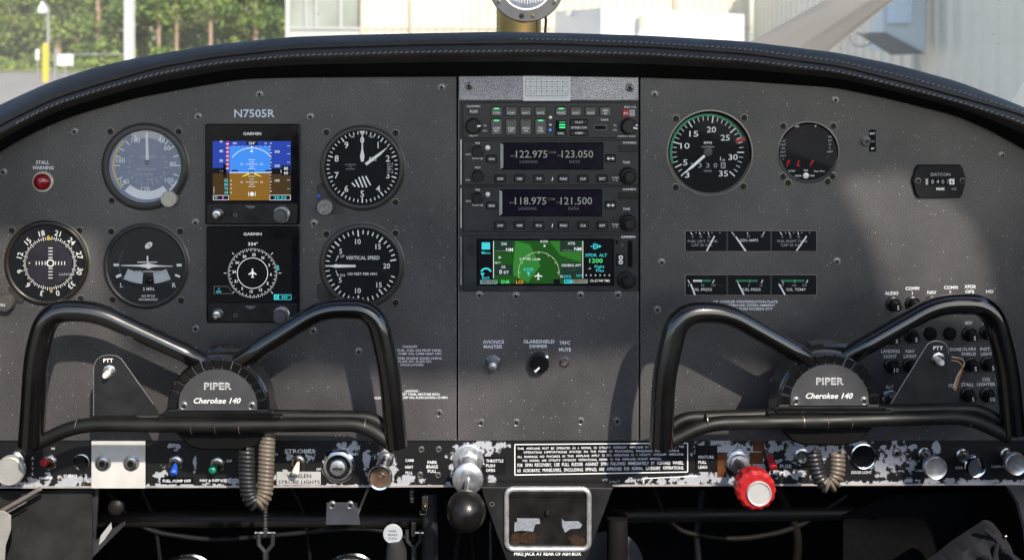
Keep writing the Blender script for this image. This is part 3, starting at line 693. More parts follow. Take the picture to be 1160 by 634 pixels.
BL = [('AUDIO', 1010, 332, 3.6, 15), ('COMM', 1033.5, 326.5, 3.6, 15.5), ('1', 1033.5, 332, 3.4, None), ('NAV', 1055.5, 331, 3.6, 10), ('COMM', 1077, 325.5, 3.6, 15.5), ('2', 1076.5, 331, 3.4, None), ('XPDR', 1099, 324.5, 3.6, 13), ('GPS', 1098.5, 330.2, 3.6, 10), ('HSI', 1121, 330, 3.4, 8),
 ('ADV', 1097, 365.5, 3.4, 9), ('ALT', 1117, 365.5, 3.4, 8), ('LANDING', 1008.6, 397.5, 3.6, 21), ('LIGHT', 1008.6, 403.4, 3.6, 14.5), ('NAV', 1031, 397.5, 3.6, 10), ('LIGHT', 1031, 403.4, 3.6, 14.5), ('STROBE', 1052, 402.6, 3.4, 17), ('DOME', 1082.5, 395.5, 3.4, 13), ('GLARE', 1097.8, 395, 3.4, 15.5), ('SHIELD', 1097.4, 400.6, 3.4, 16.5), ('INSTR', 1117.5, 395, 3.4, 14.5), ('LIGHT', 1117.5, 400.6, 3.4, 13),
 ('ALT', 1007.8, 438, 3.6, 9), ('STARTER', 1075, 436.5, 3.6, 18), ('STALL', 1096, 435.3, 3.6, 14.5), ('CIG', 1117, 429.3, 3.6, 8.5), ('LIGHTER', 1117, 434.8, 3.6, 20.5)]
lettering(RP, [b+(.7,) for b in BL])
lettering(RP, [('OIL COOLER WINTERIZATION PLATE', 844.5, 341.5, 2.6, 73, 1), ('TO BE REMOVED WHEN AMBIENT', 845, 345.6, 2.6, 66, 1), ('TEMPERATURE EXCEEDS 50°F', 847, 349.6, 2.6, 56, 1)], 'cooler_note')
lettering(LP, [('TAKEOFF', 464, 392.4, 2.5, 17, .5), ('FUEL, FUEL ON PROP TANK,', 475.5, 396.6, 2.5, 50, .5), ('PUMP ON, CARB HEAT OFF,', 476, 400.4, 2.5, 49, .5), ('TRIM, ENGINE GAGES CHECK,', 475.5, 405.6, 2.5, 51, .5), ('FLAPS SET, FLAPS SET,', 470.5, 409.2, 2.5, 38, .5), ('DOOR LATCHED', 467, 413, 2.5, 26, .5)], 'takeoff_checklist')
lettering(LP, [('LANDING', 466, 442.5, 2.4, 15, 1), ('BEST TANK, MIXTURE RICH,', 476, 446.2, 2.5, 45, 1), ('PUMP ON, FLAPS DOWN-115 MPH', 480.5, 450, 2.5, 53, 1), ('ELEC', 428.5, 450.3, 2.4, 9, 1)], 'landing_checklist')
# ------------------------------------------------------------------ round gauges
def gauge(name, label, cx, cy, r, cat='gauge', glass=GLASS, rin=None, bez=BEZ, deep=1.5, screws=(), group=None, dial=DIAL, flat=False, sub=0):
    T = Thing(name, label, cat, cx, cy, 0, group=group); rin = rin or r*.86
    mb = T.mb()
    if flat: mb.lathe(cx, cy, [(r*1.02, -.5), (r*1.02, .5), (r*.985, .9), (r*.965, .5), (rin, .1), (rin, -2.2)], bez, 56, mats=[EDGE, EDGE, bez, bez, bez])
    else: mb.lathe(cx, cy, [(r*1.015, -.5), (r*1.015, .6), (r*.99, 1.6), (r*.97, 3.2), (r*.93, 4), (rin+1, 3.6), (rin, 2.4), (rin, -2.2)], bez, 56, mats=[EDGE, EDGE, bez, bez, bez, bez, bez])
    # drop the automatic end cap of the ring
    mb.f.pop(); mb.m.pop()
    T.part('bezel', mb)
    db = T.mb(); db.disc(cx, cy, rin+.5, .25, dial, 56); T.dial = db; T.rin = rin
    gb = T.mb(); gb.lathe(cx, cy, [(rin, 1.8 if not flat else 1.0), (rin*.6, 2.1 if not flat else 1.15), (rin*.3, 2.2 if not flat else 1.2), (.01, 2.2 if not flat else 1.2)], glass, 48); gb.f.pop() if False else None
    T.glass = gb
    for (x, y) in screws: screw(T, x, y, 3.7, 'mounting_screw')
    return T
def fin(T): T.part('dial_face', T.dial); T.part('cover_glass', T.glass)
W0 = .45
# airspeed
T = gauge('airspeed_indicator', 'airspeed dial in painted blue sky glare with a yellow and green rim and a vertical pointer', 165, 188.6, 49.3, glass=GLASSH, rin=41, screws=((125,149), (202.5,149), (126.7,227)), dial=M('glare_blue_dial', (.10,.13,.20), .5, var=.25, vscale=60))  # face colour lightened to blue to paint in the sky reflection
d = T.dial; cx, cy = 167, 187.5
d.band(cx, cy, 36.8, 39.8, 133, 222, W0, YEL); d.band(cx, cy, 37, 39.5, -28, 50, W0, GRN); d.band(cx, cy, 29, 38.5, 228, 308, W0, WHT); d.band(cx, cy, 36.5, 38.5, 312, 334, W0, WHT)
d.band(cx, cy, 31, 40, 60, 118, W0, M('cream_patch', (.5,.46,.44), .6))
d.ticks(cx, cy, 31, 37, [131, 112, 65, 57, 50, 36, 18, 0, -18, -38, 180, 163, 148, 205, 218], 1.0, W0+.05, WHT); d.ticks(cx, cy, 19, 23, range(150, 390, 17), .7, W0+.05, GRYT)
for t, x, y in (('180', 154, 159), ('40', 183, 159), ('60', 189.5, 167.5), ('80', 196, 186), ('160', 137, 181.5), ('140', 141.5, 205.5), ('100', 192, 204), ('120', 165, 214)): d.text(t, x, y, 5.2, W0+.06, WHT, bold=.6)
for t, x, y, wd in (('AIRSPEED', 168, 177.5, 18), ('MPH  KNOTS', 166, 191.5, 22), ('TRUE SPEED', 163, 197.5, 22), ('TEMP °C', 172, 203.5, 12)): d.text(t, x, y, 2.4, W0+.06, GRYT, width=wd)
fin(T)
n_ = T.mb(); n_.prism([(165.5,181), (165.2,152), (166.6,149), (168,152), (168.9,181)], .9, 1.3, WHT, .1); n_.disc(cx, 184, 3, .85, DIAL, 16); T.part('needle', n_)
kb = T.mb(); kb.lathe(193, 224.5, [(9, -.3), (9, 7), (8.3, 8.2), (.01, 8.6)], M('mottled_knob', (.42,.40,.33), .6, var=.5, vscale=500, bump=1), 26); T.part('setting_knob', kb)
# altimeter
T = gauge('altimeter', 'black altimeter with white numerals 0 to 9 and striped window', 410.6, 190, 48.3, rin=42, screws=((369.8,150), (448,150.7), (448,229)))
d = T.dial; cx, cy = 410.4, 189
for i in range(50):
    a = 90-7.2*i; big = i % 5 == 0; d.ticks(cx, cy, 37 if not big else 35, 40.5, [a], 1.2 if big else .9, W0, WHT)
for i in range(10): a = R(90-36*i); d.text(str(i), cx+30.5*cos(a), cy-30.5*sin(a), 7.0, W0, WHT, bold=.6)
for i in range(5): d.line(398.6+i*3.9, (207, 203.4, 200.6, 199.6, 199.4)[i], 402.6+i*4.3, (211.2, 212, 212.2, 212, 209.8)[i], 1.7, W0+.05, WHT)
d.box(436, 183.5, 447.5, 197.5, .3, .6, BLKM, .5); d.text('2992', 441.8, 190.5, 6.5, .65, GRYT, rot=90, width=12); d.text('ALT', 422.5, 180, 4.6, W0, WHT, bold=.3, width=10)
for t, x, y in (('CALIBRATED', 397, 186.5), ('TO', 397, 189), ('20,000 FEET', 397, 191.5)): d.text(t, x, y, 1.5, W0, GRYT)
d.text('100', 399.5, 155, 2, W0, WHT, rot=12); d.text('FEET', 421, 155, 2, W0, WHT, rot=-14)
fin(T)
n_ = T.mb(); n_.prism([(409,183), (407.8,177), (409.6,169), (409.8,150), (411,150), (411.4,169), (413,177), (412,183)], .7, 1.0, WHT, .1); n_.prism([(406.8,148), (414.2,148), (410.6,154.5)], .7, 1.0, WHT, .1); T.part('hundreds_needle', n_)
n_ = T.mb(); n_.prism([(413.2,184.8), (429.5,173), (440.5,165.5), (431.5,175.2), (415.6,187.4)], 1.1, 1.4, WHT, .1); n_.lathe(411, 188.5, [(3.4, .6), (3.2, 1.5), (.01, 1.6)], DIAL, 16); T.part('main_needle', n_)
kb = T.mb(); kb.prism([(359.5,210), (360.5,225), (363,237), (372,242.5), (392,241), (385,232), (372,221), (364,207)], -.3, 2.0, BEZ, .6); kb.disc(361.5, 221.5, 1.9, 2.1, BLUE, 12); T.part('knob_lug', kb)
kb = T.mb(); kb.lathe(368.7, 233.8, [(9, 1), (9, 7), (8, 8.2), (5.5, 8.2), (5, 7), (.01, 7)], M('mottled_knob2', (.22,.21,.20), .5, .3, var=.6, vscale=400, bump=.8), 26); T.part('setting_knob', kb)
# vertical speed
T = gauge('vertical_speed_indicator', 'black vertical speed gauge with a level white pointer above the left yoke', 410, 300.5, 48.5, rin=42, screws=((369.8,265), (448,264), (448,342.5)))
d = T.dial; cx, cy = 409, 301
for v in range(0, 21):
    a = 180-v*8.5; big = v % 5 == 0
    for sg in (1, -1):
        if v in (0, 20) and sg < 0: continue
        d.ticks(cx, cy, 33.5 if big else 36, 40.5, [180-(v*8.5)*sg], 1.3 if big else 1.0, W0, WHT)
for t, x, y in (('5', 386, 284.5), ('5', 385.5, 317), ('10', 405.5, 273.5), ('10', 405.5, 329), ('15', 428.5, 279.2), ('15', 429.5, 322.5), ('20', 438, 301)): d.text(t, x, y, 5.6, W0, WHT, bold=.4)
d.text('VERTICAL SPEED', 411, 291.8, 4.0, W0, WHT, width=38, bold=.5); d.text('100 FEET PER MIN', 410.5, 310, 2.8, W0, WHT, width=33, bold=.5); d.text('UP', 388, 290, 2.6, W0, WHT); d.text('DN', 388, 311.5, 2.6, W0, WHT)
d.line(380.5, 295.5, 382.5, 290.5, .7, W0, WHT); d.poly([(381.6,291.5), (383.8,291.9), (383,288.6)], W0, WHT); d.line(380.5, 306, 382.5, 311, .7, W0, WHT); d.poly([(381.6,310.5), (383.8,310.1), (383,313.4)], W0, WHT)
fin(T)
n_ = T.mb(); n_.prism([(369,301), (376,300), (382,299.2), (403,299.8), (403,302.2), (382,302.8), (376,302)], .9, 1.25, WHT, .1); n_.lathe(380.5, 301, [(2.2, .6), (2, 1.4), (.01, 1.5)], WHT, 14); T.part('needle', n_)
kb = T.mb(); kb.prism([(359,322), (360,336), (366,343), (385,344), (376,334), (366,320)], -.3, 1.6, BEZ, .6); T.part('knob_lug', kb)
# course deviation
T = gauge('course_deviation_indicator', 'purple black course indicator with a rotated compass card at the left edge', 53.5, 297.3, 48.5, rin=42.5, bez=M('brown_worn_bezel', (.022,.018,.015), .35, .3, var=.4), screws=((13.5,261), (90,261), (91.5,338)))
d = T.dial; cx, cy = 56.5, 298; d.disc(cx-.5, cy, 25.5, .4, M('purple_black', (.016,.012,.022), .35, var=.5, vscale=60), 40)
lab = ['0', '3', '6', '9', '12', '15', '18', '21', '24', '27', '30', '33']
for i, t in enumerate(lab):
    a = -75-30*i; d.text(t, cx+35*cos(R(a)), cy-35*sin(R(a)), 6.0, W0, WHT, rot=a-90, bold=.5)
for i in range(72): big = i % 6 == 0; d.ticks(cx, cy, 27 if not big else 26, 29.4 if i % 2 else 30.6, [-75-5*i], .65, W0, WHT)
d.poly([(52.5,271.8), (58.5,271.8), (55.5,266)], W0+.1, YEL); d.poly([(56,327), (60.5,330), (57.5,331.5)], W0+.1, YEL)
for i in (-4, -3, -2, -1, 1, 2, 3, 4):
    q = 3.4*i+(2.5 if i > 0 else -2.5); d.line(57.3+q, 295.8, 57.3+q, 300, .9, W0+.05, WHT); d.line(55, 297.7+q*1.05, 59.8, 297.7+q*1.05, .9, W0+.05, WHT)
d.ticks(57.3, 297.8, 23, 24.5, [180], 1, W0, WHT); d.band(57.3, 297.8, 3, 4.4, 0, 360, W0+.1, WHT, 24); d.text('GARMIN', 74.5, 310.5, 2.4, W0+.05, GRYT, width=16); fin(T)
kb = T.mb(); kb.prism([(10,325), (14,340), (26,343), (30,334), (16,322)], -.3, 2.4, BEZ, .6); kb.lathe(9.3, 341.5, [(9.6, -.3), (9.3, 9), (8.5, 10), (.01, 10.2)], M('dark_knob', (.06,.055,.05), .5, var=.4, bump=.5), 26); kb.text('OBS', 6.8, 342.5, 3.0, 10.4, GRYT, width=8, bold=1, rot=-6); T.part('course_knob', kb)
# turn coordinator
T = gauge('turn_coordinator', 'turn coordinator with white aeroplane symbol over a curved slip tube', 166, 300.6, 48.7, glass=GLASSM, rin=43, screws=((126,262), (204,262), (127.6,339), (205,340)))
d = T.dial; cx, cy = 167, 300.5
d.box(128.5, 298.3, 135, 301.5, .3, .5, WHT); d.box(200, 298.5, 206, 301.7, .3, .5, WHT); d.line(131.8, 313.6, 137.5, 310.8, 3, W0, WHT); d.line(198.5, 311, 204, 313.3, 2.4, W0, WHT)
d.band(167, 255, 54, 66.5, 246, 265, W0, M('tube_white', (.50,.54,.57), .35)); d.band(167, 255, 54, 66.5, 277, 293.5, W0, M('tube_white')); d.band(167, 255, 53.5, 67, 265, 277, W0, DIAL)
d.text('L', 137.8, 322.5, 5, W0, WHT, bold=.4); d.text('R', 197.3, 322.8, 5, W0, WHT, bold=.2); d.text('2 MIN.', 168.7, 327, 3.4, W0, WHT, width=13.5, bold=1); d.text('NO PITCH', 168, 335, 2.5, W0, WHT, width=15, bold=1); d.text('INFORMATION', 168, 339, 2.5, W0, WHT, width=21, bold=1); d.text('TURN COORDINATOR', 169, 307.8, 2.6, W0, WHT, width=31, bold=.7)
d.poly([(168.6+4.9*cos(q)*.77+3.1*sin(q)*.64, 277.7-4.9*cos(q)*.64+3.1*sin(q)*.77) for q in [i*PI/10 for i in range(20)]], .7, WHT); d.text('3', 169, 277.6, 3.4, .75, DIAL, rot=30)
d.ticks(167, 300, 31, 33, range(150, 215, 6), .25, W0, GRYT); d.box(187, 290, 195, 295, .3, .45, BLKM)
fin(T)
n_ = T.mb(); n_.prism([(137.5,299.9), (158,299.5), (165,298.6), (172,298.6), (179,300), (196,300.8), (196,301.6), (180,301.9), (172,302.6), (164,302.6), (157,301.6), (137.5,300.8)], .8, 1.2, WHT, .15); n_.lathe(168.6, 300.8, [(3.6, .8), (3.2, 1.5), (.01, 1.8)], WHT, 20); n_.box(156, 296, 178.5, 297.1, .8, 1.1, WHT, ch=.1); n_.box(166.5, 289.6, 168.3, 297, .8, 1.1, WHT, ch=.1); T.part('aeroplane_symbol', n_)
n_ = T.mb(); n_.ball(170.3, 317.3, .9, 4.0, BLKG); T.part('slip_ball', n_)
# tachometer
T = gauge('tachometer', 'large tachometer with a green arc, red mark and numbers up to 35', 804, 173.4, 48.2, rin=44.5, bez=BLKG, flat=True, screws=((765.8,134.4), (843,133.3), (765.4,212), (842,211)))
d = T.dial; cx, cy = 801.8, 172; va = lambda v: 81.6-(v-20)*8.25
d.band(cx, cy, 40.5, 43, va(27.2), va(5.8), W0, GRN)
for v in range(3, 36):
    big = v in (3, 5, 10, 15, 20, 25, 30, 35); d.ticks(cx, cy, 33 if big else 35.5, 41 if big else 40.4, [va(v)], 1.1 if big else .6, W0+.05, WHT)
d.ticks(cx, cy, 33.5, 44.5, [va(27.5)], 3.6, W0+.1, RED)
for t, tx_, ty_ in (('3', 778.4, 198), ('5', 776.2, 184), ('10', 775.9, 165.2), ('15', 785.9, 151.6), ('20', 805.8, 146.8), ('25', 821.5, 156), ('30', 830.4, 178), ('35', 819.4, 196.6)): d.text(t, tx_, ty_, 6.4, W0, WHT, width=10.5 if len(t) > 1 else 5, bold=.5)
d.text('RPM', cx, 161.8, 3, W0, WHT, width=9, bold=1); d.text('HUNDREDS', cx, 166.4, 2, W0, GRYT, width=14, bold=1); d.text('HOURS', cx, 193.6, 2.2, W0, GRYT, width=9, bold=1)
for i, t in enumerate('2330'): d.text(t, 784+i*8.8, 187.3, 5.2, W0, GRYT, width=4.2)
d.box(816.3, 183.8, 822, 191, .3, .5, GRYT, .5); d.text('8', 819, 187.4, 5.2, .55, DIAL, width=3.6); d.text('1', 816, 179.8, 4.4, W0, WHT, bold=.6); d.text('10', 819.6, 181.4, 2.6, W0, WHT)
fin(T)
n_ = T.mb(); n_.prism([(797,175.2), (799,177.4), (786,189), (771,199.2), (783.5,187)], .9, 1.25, WHT, .1); n_.lathe(cx, cy, [(5.2, .6), (4.6, 1.5), (.01, 1.7)], M('hub_grey', (.05,.05,.05), .4), 20); T.part('needle', n_)
# digital engine gauge
T = gauge('engine_monitor', 'small round black digital gauge with dim red segment letters', 915.6, 172.6, 34.6, rin=31.5, bez=BLKG, flat=True, screws=((887,143), (944,142.8), (887,200), (892.7,207), (943,199.7), (937.5,205.6)))
d = T.dial
for t, x in (('F', 893), ('L', 904.5), ('?', 919.3)): d.text(t, x, 184.8, 6.4, W0, SC_DRED, italic=1, width=4.4, bold=.3)
for x in (894.8, 906.5, 924.7): d.text(',' if x < 920 else '-', x, 148.5, 4, W0, SC_DRED, bold=.5)
for t, x, y, wd in (('STEP', 897, 193.7, 7.6), ('TAN', 912.5, 193, 5), ('Sam Pro', 928, 193.8, 12), ('CLEAR', 904, 199, 7.6), ('TRIM', 919.6, 199, 5.5), ('GPH', 902.5, 143.2, 5), ('F', 924, 142.8, 2)): d.text(t, x, y, 1.9, W0, WHT, width=wd, bold=1)
d.lathe(912.6, 198.8, [(3.4, .3), (3.4, 1.2), (.01, 1.3)], ALU, 16)
for i, t in enumerate(('1', 'EGT', 'CHT', 'OIL', 'BAT', 'OAT', 'F')): d.text(t, 887, 155.5+i*4.2, 2.2, W0, GRYT, bold=.8)
for i, t in enumerate(('HR', 'EN', 'LB', 'R', 'LIMIT')): d.text(t, 940, 155+i*4.2, 2.0, W0, GRYT, bold=.8)
d.text('-', 937.5, 177.5, 2.2, W0, GRYT, bold=1); fin(T)
# strip gauges
def strip_gauge(label, y0, y1, cells):
    T = Thing('engine_gauge_cluster', label, 'gauge cluster', 850, (y0+y1)/2, 0, group='three-cell strip gauges in the right panel'); mb = T.mb()
    o = mb.rrect(775.6, y0, 925.6, y1, 2); mb.prism(o, -.6, .5, EDGE, .3); T.part('frame', mb)
    d = T.mb(); d.box(776.6, y0+1, 924.6, y1-1, .2, .62, DIAL, 1.4, .1)
    for x in (823.5, 873.2): d.box(x-1.1, y0+1.2, x+1.1, y1-1.2, .3, 1.0, M('divider', (.05,.05,.055), .3), .3)
    for c in cells: c(d)
    T.part('dial_face', d)
    g = T.mb(); g.box(777, y0+1.4, 924.2, y1-1.4, 1.4, 1.5, GLASS, 1.2, .02); T.part('cover_glass', g); return T
w1 = .72
def fuel(x0, n1, tilt):
    def f(d):
        for i, t in enumerate(('0', '10', '25')): d.line(x0+6+i*10, 262.6, x0+8.2+i*9.4, 266, .9, w1, WHT); d.text(t, x0+8.5+i*9.3, 268.2, 2.4, w1, GRYT)
        for i in range(4): d.rect(x0+12+i*9, 263, x0+12.8+i*9, 264, w1, WHT)
        d.text(n1, x0+20, 273, 2.7, w1, GRYT, width=34); d.text('CAP 25 GAL', x0+19, 277.4, 2.7, w1, GRYT, width=24)
        d.prism([(x0+tilt[0], 284), (x0+tilt[1], 266.8), (x0+tilt[1]+1.4, 267.6), (x0+tilt[0]+1.8, 284)], w1+.1, w1+.35, WHT, .05)
    return f
def amps(d):
    for i, t in enumerate(('0', '20', '40')): d.text(t, 832+i*15.5, 267.4, 2.4, w1, GRYT)
    d.line(828.5, 262.5, 831.5, 266, .9, w1, WHT); d.line(846.5, 262.6, 846.7, 265.6, .8, w1, WHT); d.line(863.5, 266, 866, 262.5, .9, w1, WHT); d.text('GEN AMPS', 848, 272, 3, w1, WHT, width=21)
    d.prism([(843.2, 284), (832.6, 268.4), (834, 267.4), (845.6, 284)], w1+.1, w1+.35, WHT, .05)
strip_gauge('upper strip of three small gauges, fuel left, amps and fuel right', 260.6, 285.2, [fuel(776, 'FUEL LEFT TANK', (23.4, 32.5)), amps, fuel(877.5, 'FUEL RIGHT TANK', (23.4, 35.3))])
def press(x0, lab_, nums, green, white, nx, ntop):
    def f(d):
        if white: d.rect(white[0], 316.6, white[1], 318.8, w1, WHT)
        d.rect(green[0], 316.6, green[1], 318.8, w1, GRN)
        for x, t in nums: d.text(t, x, 322.8, 2.4, w1, GRYT)
        d.line(x0+2, 316.6, x0+4.2, 320.4, 1, w1, WHT); d.line(x0+30, 320.4, x0+32, 316.6, 1, w1, WHT); d.line(x0+17, 316.5, x0+17.2, 320, .6, w1, WHT)
        d.text(lab_, x0+18.5, 327.6, 3, w1, WHT, width=22); d.prism([(nx, 333.6), (ntop, 321.6), (ntop+1.4, 321), (nx+2, 333.6)], w1+.1, w1+.35, WHT, .05)
    return f
strip_gauge('lower strip of three small gauges, oil press, fuel press and oil temp', 310.4, 334.6, [press(777, 'OIL PRESS', ((780,'0'), (796,'60'), (808,'100')), (795, 805), (785, 795), 786, 781.6), press(832, 'FUEL PRESS', ((848,'5'), (862,'10')), (833, 858), None, 841.5, 835.6), press(883, 'OIL TEMP', ((886,'75'), (899.5,'160'), (911,'250')), (885, 911), None, 888, 881.4)])
# hour meter
T = Thing('hour_meter', 'black eight sided hour meter with a small number window at the right', 'hour meter', 1062.7, 204.8); mb = T.mb()
mb.prism([(1039.5,186.3), (1086,186.3), (1089,190), (1093,203.5), (1089,219.5), (1086,223.8), (1039.5,223.8), (1036,219.5), (1032,203.8), (1036.5,190)], -.3, 3.6, M('meter_black', (.005,.005,.007), .45, var=.2, spec=.2), 1.0); T.part('housing', mb)
mb = T.mb(); mb.box(1046.5, 201.3, 1080, 209, 3.3, 3.9, BLKM, .5, .1); mb.box(1073.5, 202, 1079.2, 208.4, 3.6, 4.0, WHT, .3, .05); mb.box(1046.8, 202, 1049.6, 208.4, 3.6, 4.0, GRYT, .3, .05)
for i, t in enumerate('00407'): mb.text(t, 1048.8+i*5.8, 205.2, 4.4, 4.05, GRYT if i else BLKM, width=3)
mb.text('6', 1076.4, 205.2, 4.6, 4.05, RED, width=3, bold=.5); T.part('counter', mb)
mb = T.mb(); mb.text('DATCON', 1063.8, 197.1, 3.2, 3.7, GRYT, width=22, bold=1); mb.text('HOURS', 1063.5, 213.4, 2.8, 3.7, WHT, width=9, bold=1); mb.text('1/10', 1079, 213.4, 2.6, 3.7, GRYT, width=5, bold=.8); T.part('lettering', mb)
screw(T, 1038.6, 204.2, 2.6, 'mounting_screw', 3.2); screw(T, 1088.7, 204.2, 2.6, 'mounting_screw', 3.2)
# map light toggle with its label strip
T = Thing('toggle_switch', 'bare metal toggle with a black label strip, tilted to the right on the right panel', 'switch', 981, 160); mb = T.mb()
mb.box(984.6, 147, 992, 172, -.1, .5, BLKM, .6, .1); mb.text('EXT', 988.3, 151.3, 2.3, .55, WHT, width=5.6, bold=1); mb.text('IP', 988.6, 168.4, 2.3, .55, WHT, width=3.4, bold=1); T.part('label_strip', mb)
mb = T.mb(); mb.lathe(980.2, 160, [(6, .4), (6, 1.2), (4.6, 1.5), (4.4, 3.4), (2.4, 3.5), (2.2, 2.2), (.01, 2.2)], DKST, 22); T.part('threaded_nut', mb)
mb = T.mb(); mb.tube([(980.6,160,2), (984,160.2,8), (990.6,160.3,12)], [.8, 1.0, 1.3], STEEL, 10); T.part('lever', mb)
# stall lamp
T = Thing('warning_lamp', 'domed red stall warning lamp in a pale ring at the upper left', 'lamp', 48.8, 205.7); mb = T.mb()
mb.lathe(49.2, 205.7, [(12, -.3), (12, 1.6), (11, 2.6), (9.6, 2.6), (9.6, .6)], M('cream_ring', (.5,.47,.42), .4, .3), 30); mb.f.pop(); mb.m.pop(); T.part('ring', mb)
mb = T.mb(); mb.lathe(48.4, 205.7, [(10, .5), (9.8, 2.4), (8.6, 4.8), (6.2, 6.8), (3.2, 8), (.01, 8.3)], REDL, 30); T.part('lens', mb)
# centre panel controls
T = Thing('push_button', 'silver avionics master push switch in a hexagonal nut', 'switch', 558.4, 411); mb = T.mb()
mb.lathe(558.4, 411, [(9.8, -.2), (9.8, 2), (8.6, 3)], STEEL, 6, a0=.5); mb.lathe(558.4, 411, [(7.4, 2.5), (7.2, 4.6), (6.2, 5)], DKST, 24); T.part('hexagonal_nut', mb)
mb = T.mb(); mb.lathe(558.2, 411.3, [(5.4, 4), (5.4, 9), (4.2, 11.2), (.01, 12)], ALU, 24); T.part('button', mb)
T = Thing('dimmer_knob', 'black fluted glareshield dimmer knob with a white pointer mark', 'knob', 610.5, 410); mb = T.mb()
N = 30; mb.prism([(610.5+(10.6+(.5 if i % 2 else -.4))*cos(2*PI*i/N), 409+(10.6+(.5 if i % 2 else -.4))*sin(2*PI*i/N)) for i in range(N)], -.2, 11, BLKG, 1.4); mb.line(605.4, 417.2, 610.2, 412.4, 1.8, 11.2, WHT); mb.line(604.6, 415.4, 606.4, 417.8, 1.3, 11.2, WHT); T.part('cap', mb)
mb = T.mb(); mb.lathe(618.6, 402.6, [(2.6, 0), (2.4, 8), (.01, 9)], ALU, 12); T.part('set_screw', mb)
T = Thing('mute_button', 'small silver ring push button marked TRFC MUTE', 'button', 639.8, 409.5); mb = T.mb()
mb.lathe(639.8, 409.5, [(5.6, -.2), (5.6, 1.8), (4.6, 3), (2.8, 3), (2.4, 1.2)], STEEL, 22); mb.f.pop(); mb.m.pop(); T.part('collar', mb); mb = T.mb(); mb.lathe(639.8, 410, [(2.6, .5), (2.4, 2.2), (.01, 2.4)], M('brown_plunger', (.12,.06,.04), .4), 14); T.part('plunger', mb)
# ------------------------------------------------------------------ the two square flight displays
def efis(label, x0, y0, x1, y1, sx0, sy0, sx1, sy1, paint, ky):
    T = Thing('flight_display', label, 'flight display', (x0+x1)/2, (y0+y1)/2, 0, group='square electronic flight displays'); mb = T.mb()
    mb.box(x0, y0, x1, y1, -.3, 5, BLKG, 2.2, 1.0); mb.box(x0+2, ky-12, x1-2, y1-1.2, 4.8, 6.2, BLK, 2, .8); T.part('housing', mb)
    mb = T.mb(); paint(mb); T.part('screen', mb)
    mb = T.mb(); mb.text('GARMIN', (x0+x1)/2, sy0-8, 3.1, 5.15, WHT, width=20.5, bold=1.4); T.part('maker_lettering', mb)
    mb = T.mb(); mb.lathe(248.5, ky, [(7, 6), (7, 8), (6.2, 8.6)], M('dark_ring', (.06,.06,.065), .25, .6), 24); mb.lathe(248, ky+.3, [(4.8, 8), (4.6, 10.5), (2.2, 11), (2, 9.6), (.01, 9.6)], STEEL, 20); T.part('power_button', mb)
    mb = T.mb(); mb.lathe(268.3, ky+1, [(3, 6), (2.8, 7.4), (1.4, 7.4), (1.2, 6.6), (.01, 6.6)], DKST, 16); T.part('light_sensor', mb)
    mb = T.mb(); mb.lathe(320.4, ky+.5, [(9.8, 6), (9.6, 9), (8.6, 10)], STEEL, 30); mb.lathe(319.6, ky+1, [(7.8, 9), (7.4, 15), (6.6, 16.4), (.01, 16.8)], M('grey_rubber', (.06,.06,.065), .5, bump=.3), 28); T.part('control_knob', mb)
    mb = T.mb(); mb.prism([(279,ky-9.5), (291.5,ky-9.5), (289,ky-6.8), (285.5,ky-5.6), (282,ky-6.8)], 6, 7.0, M('notch', (.12,.12,.13), .3), .2); T.part('card_notch', mb)
    return T
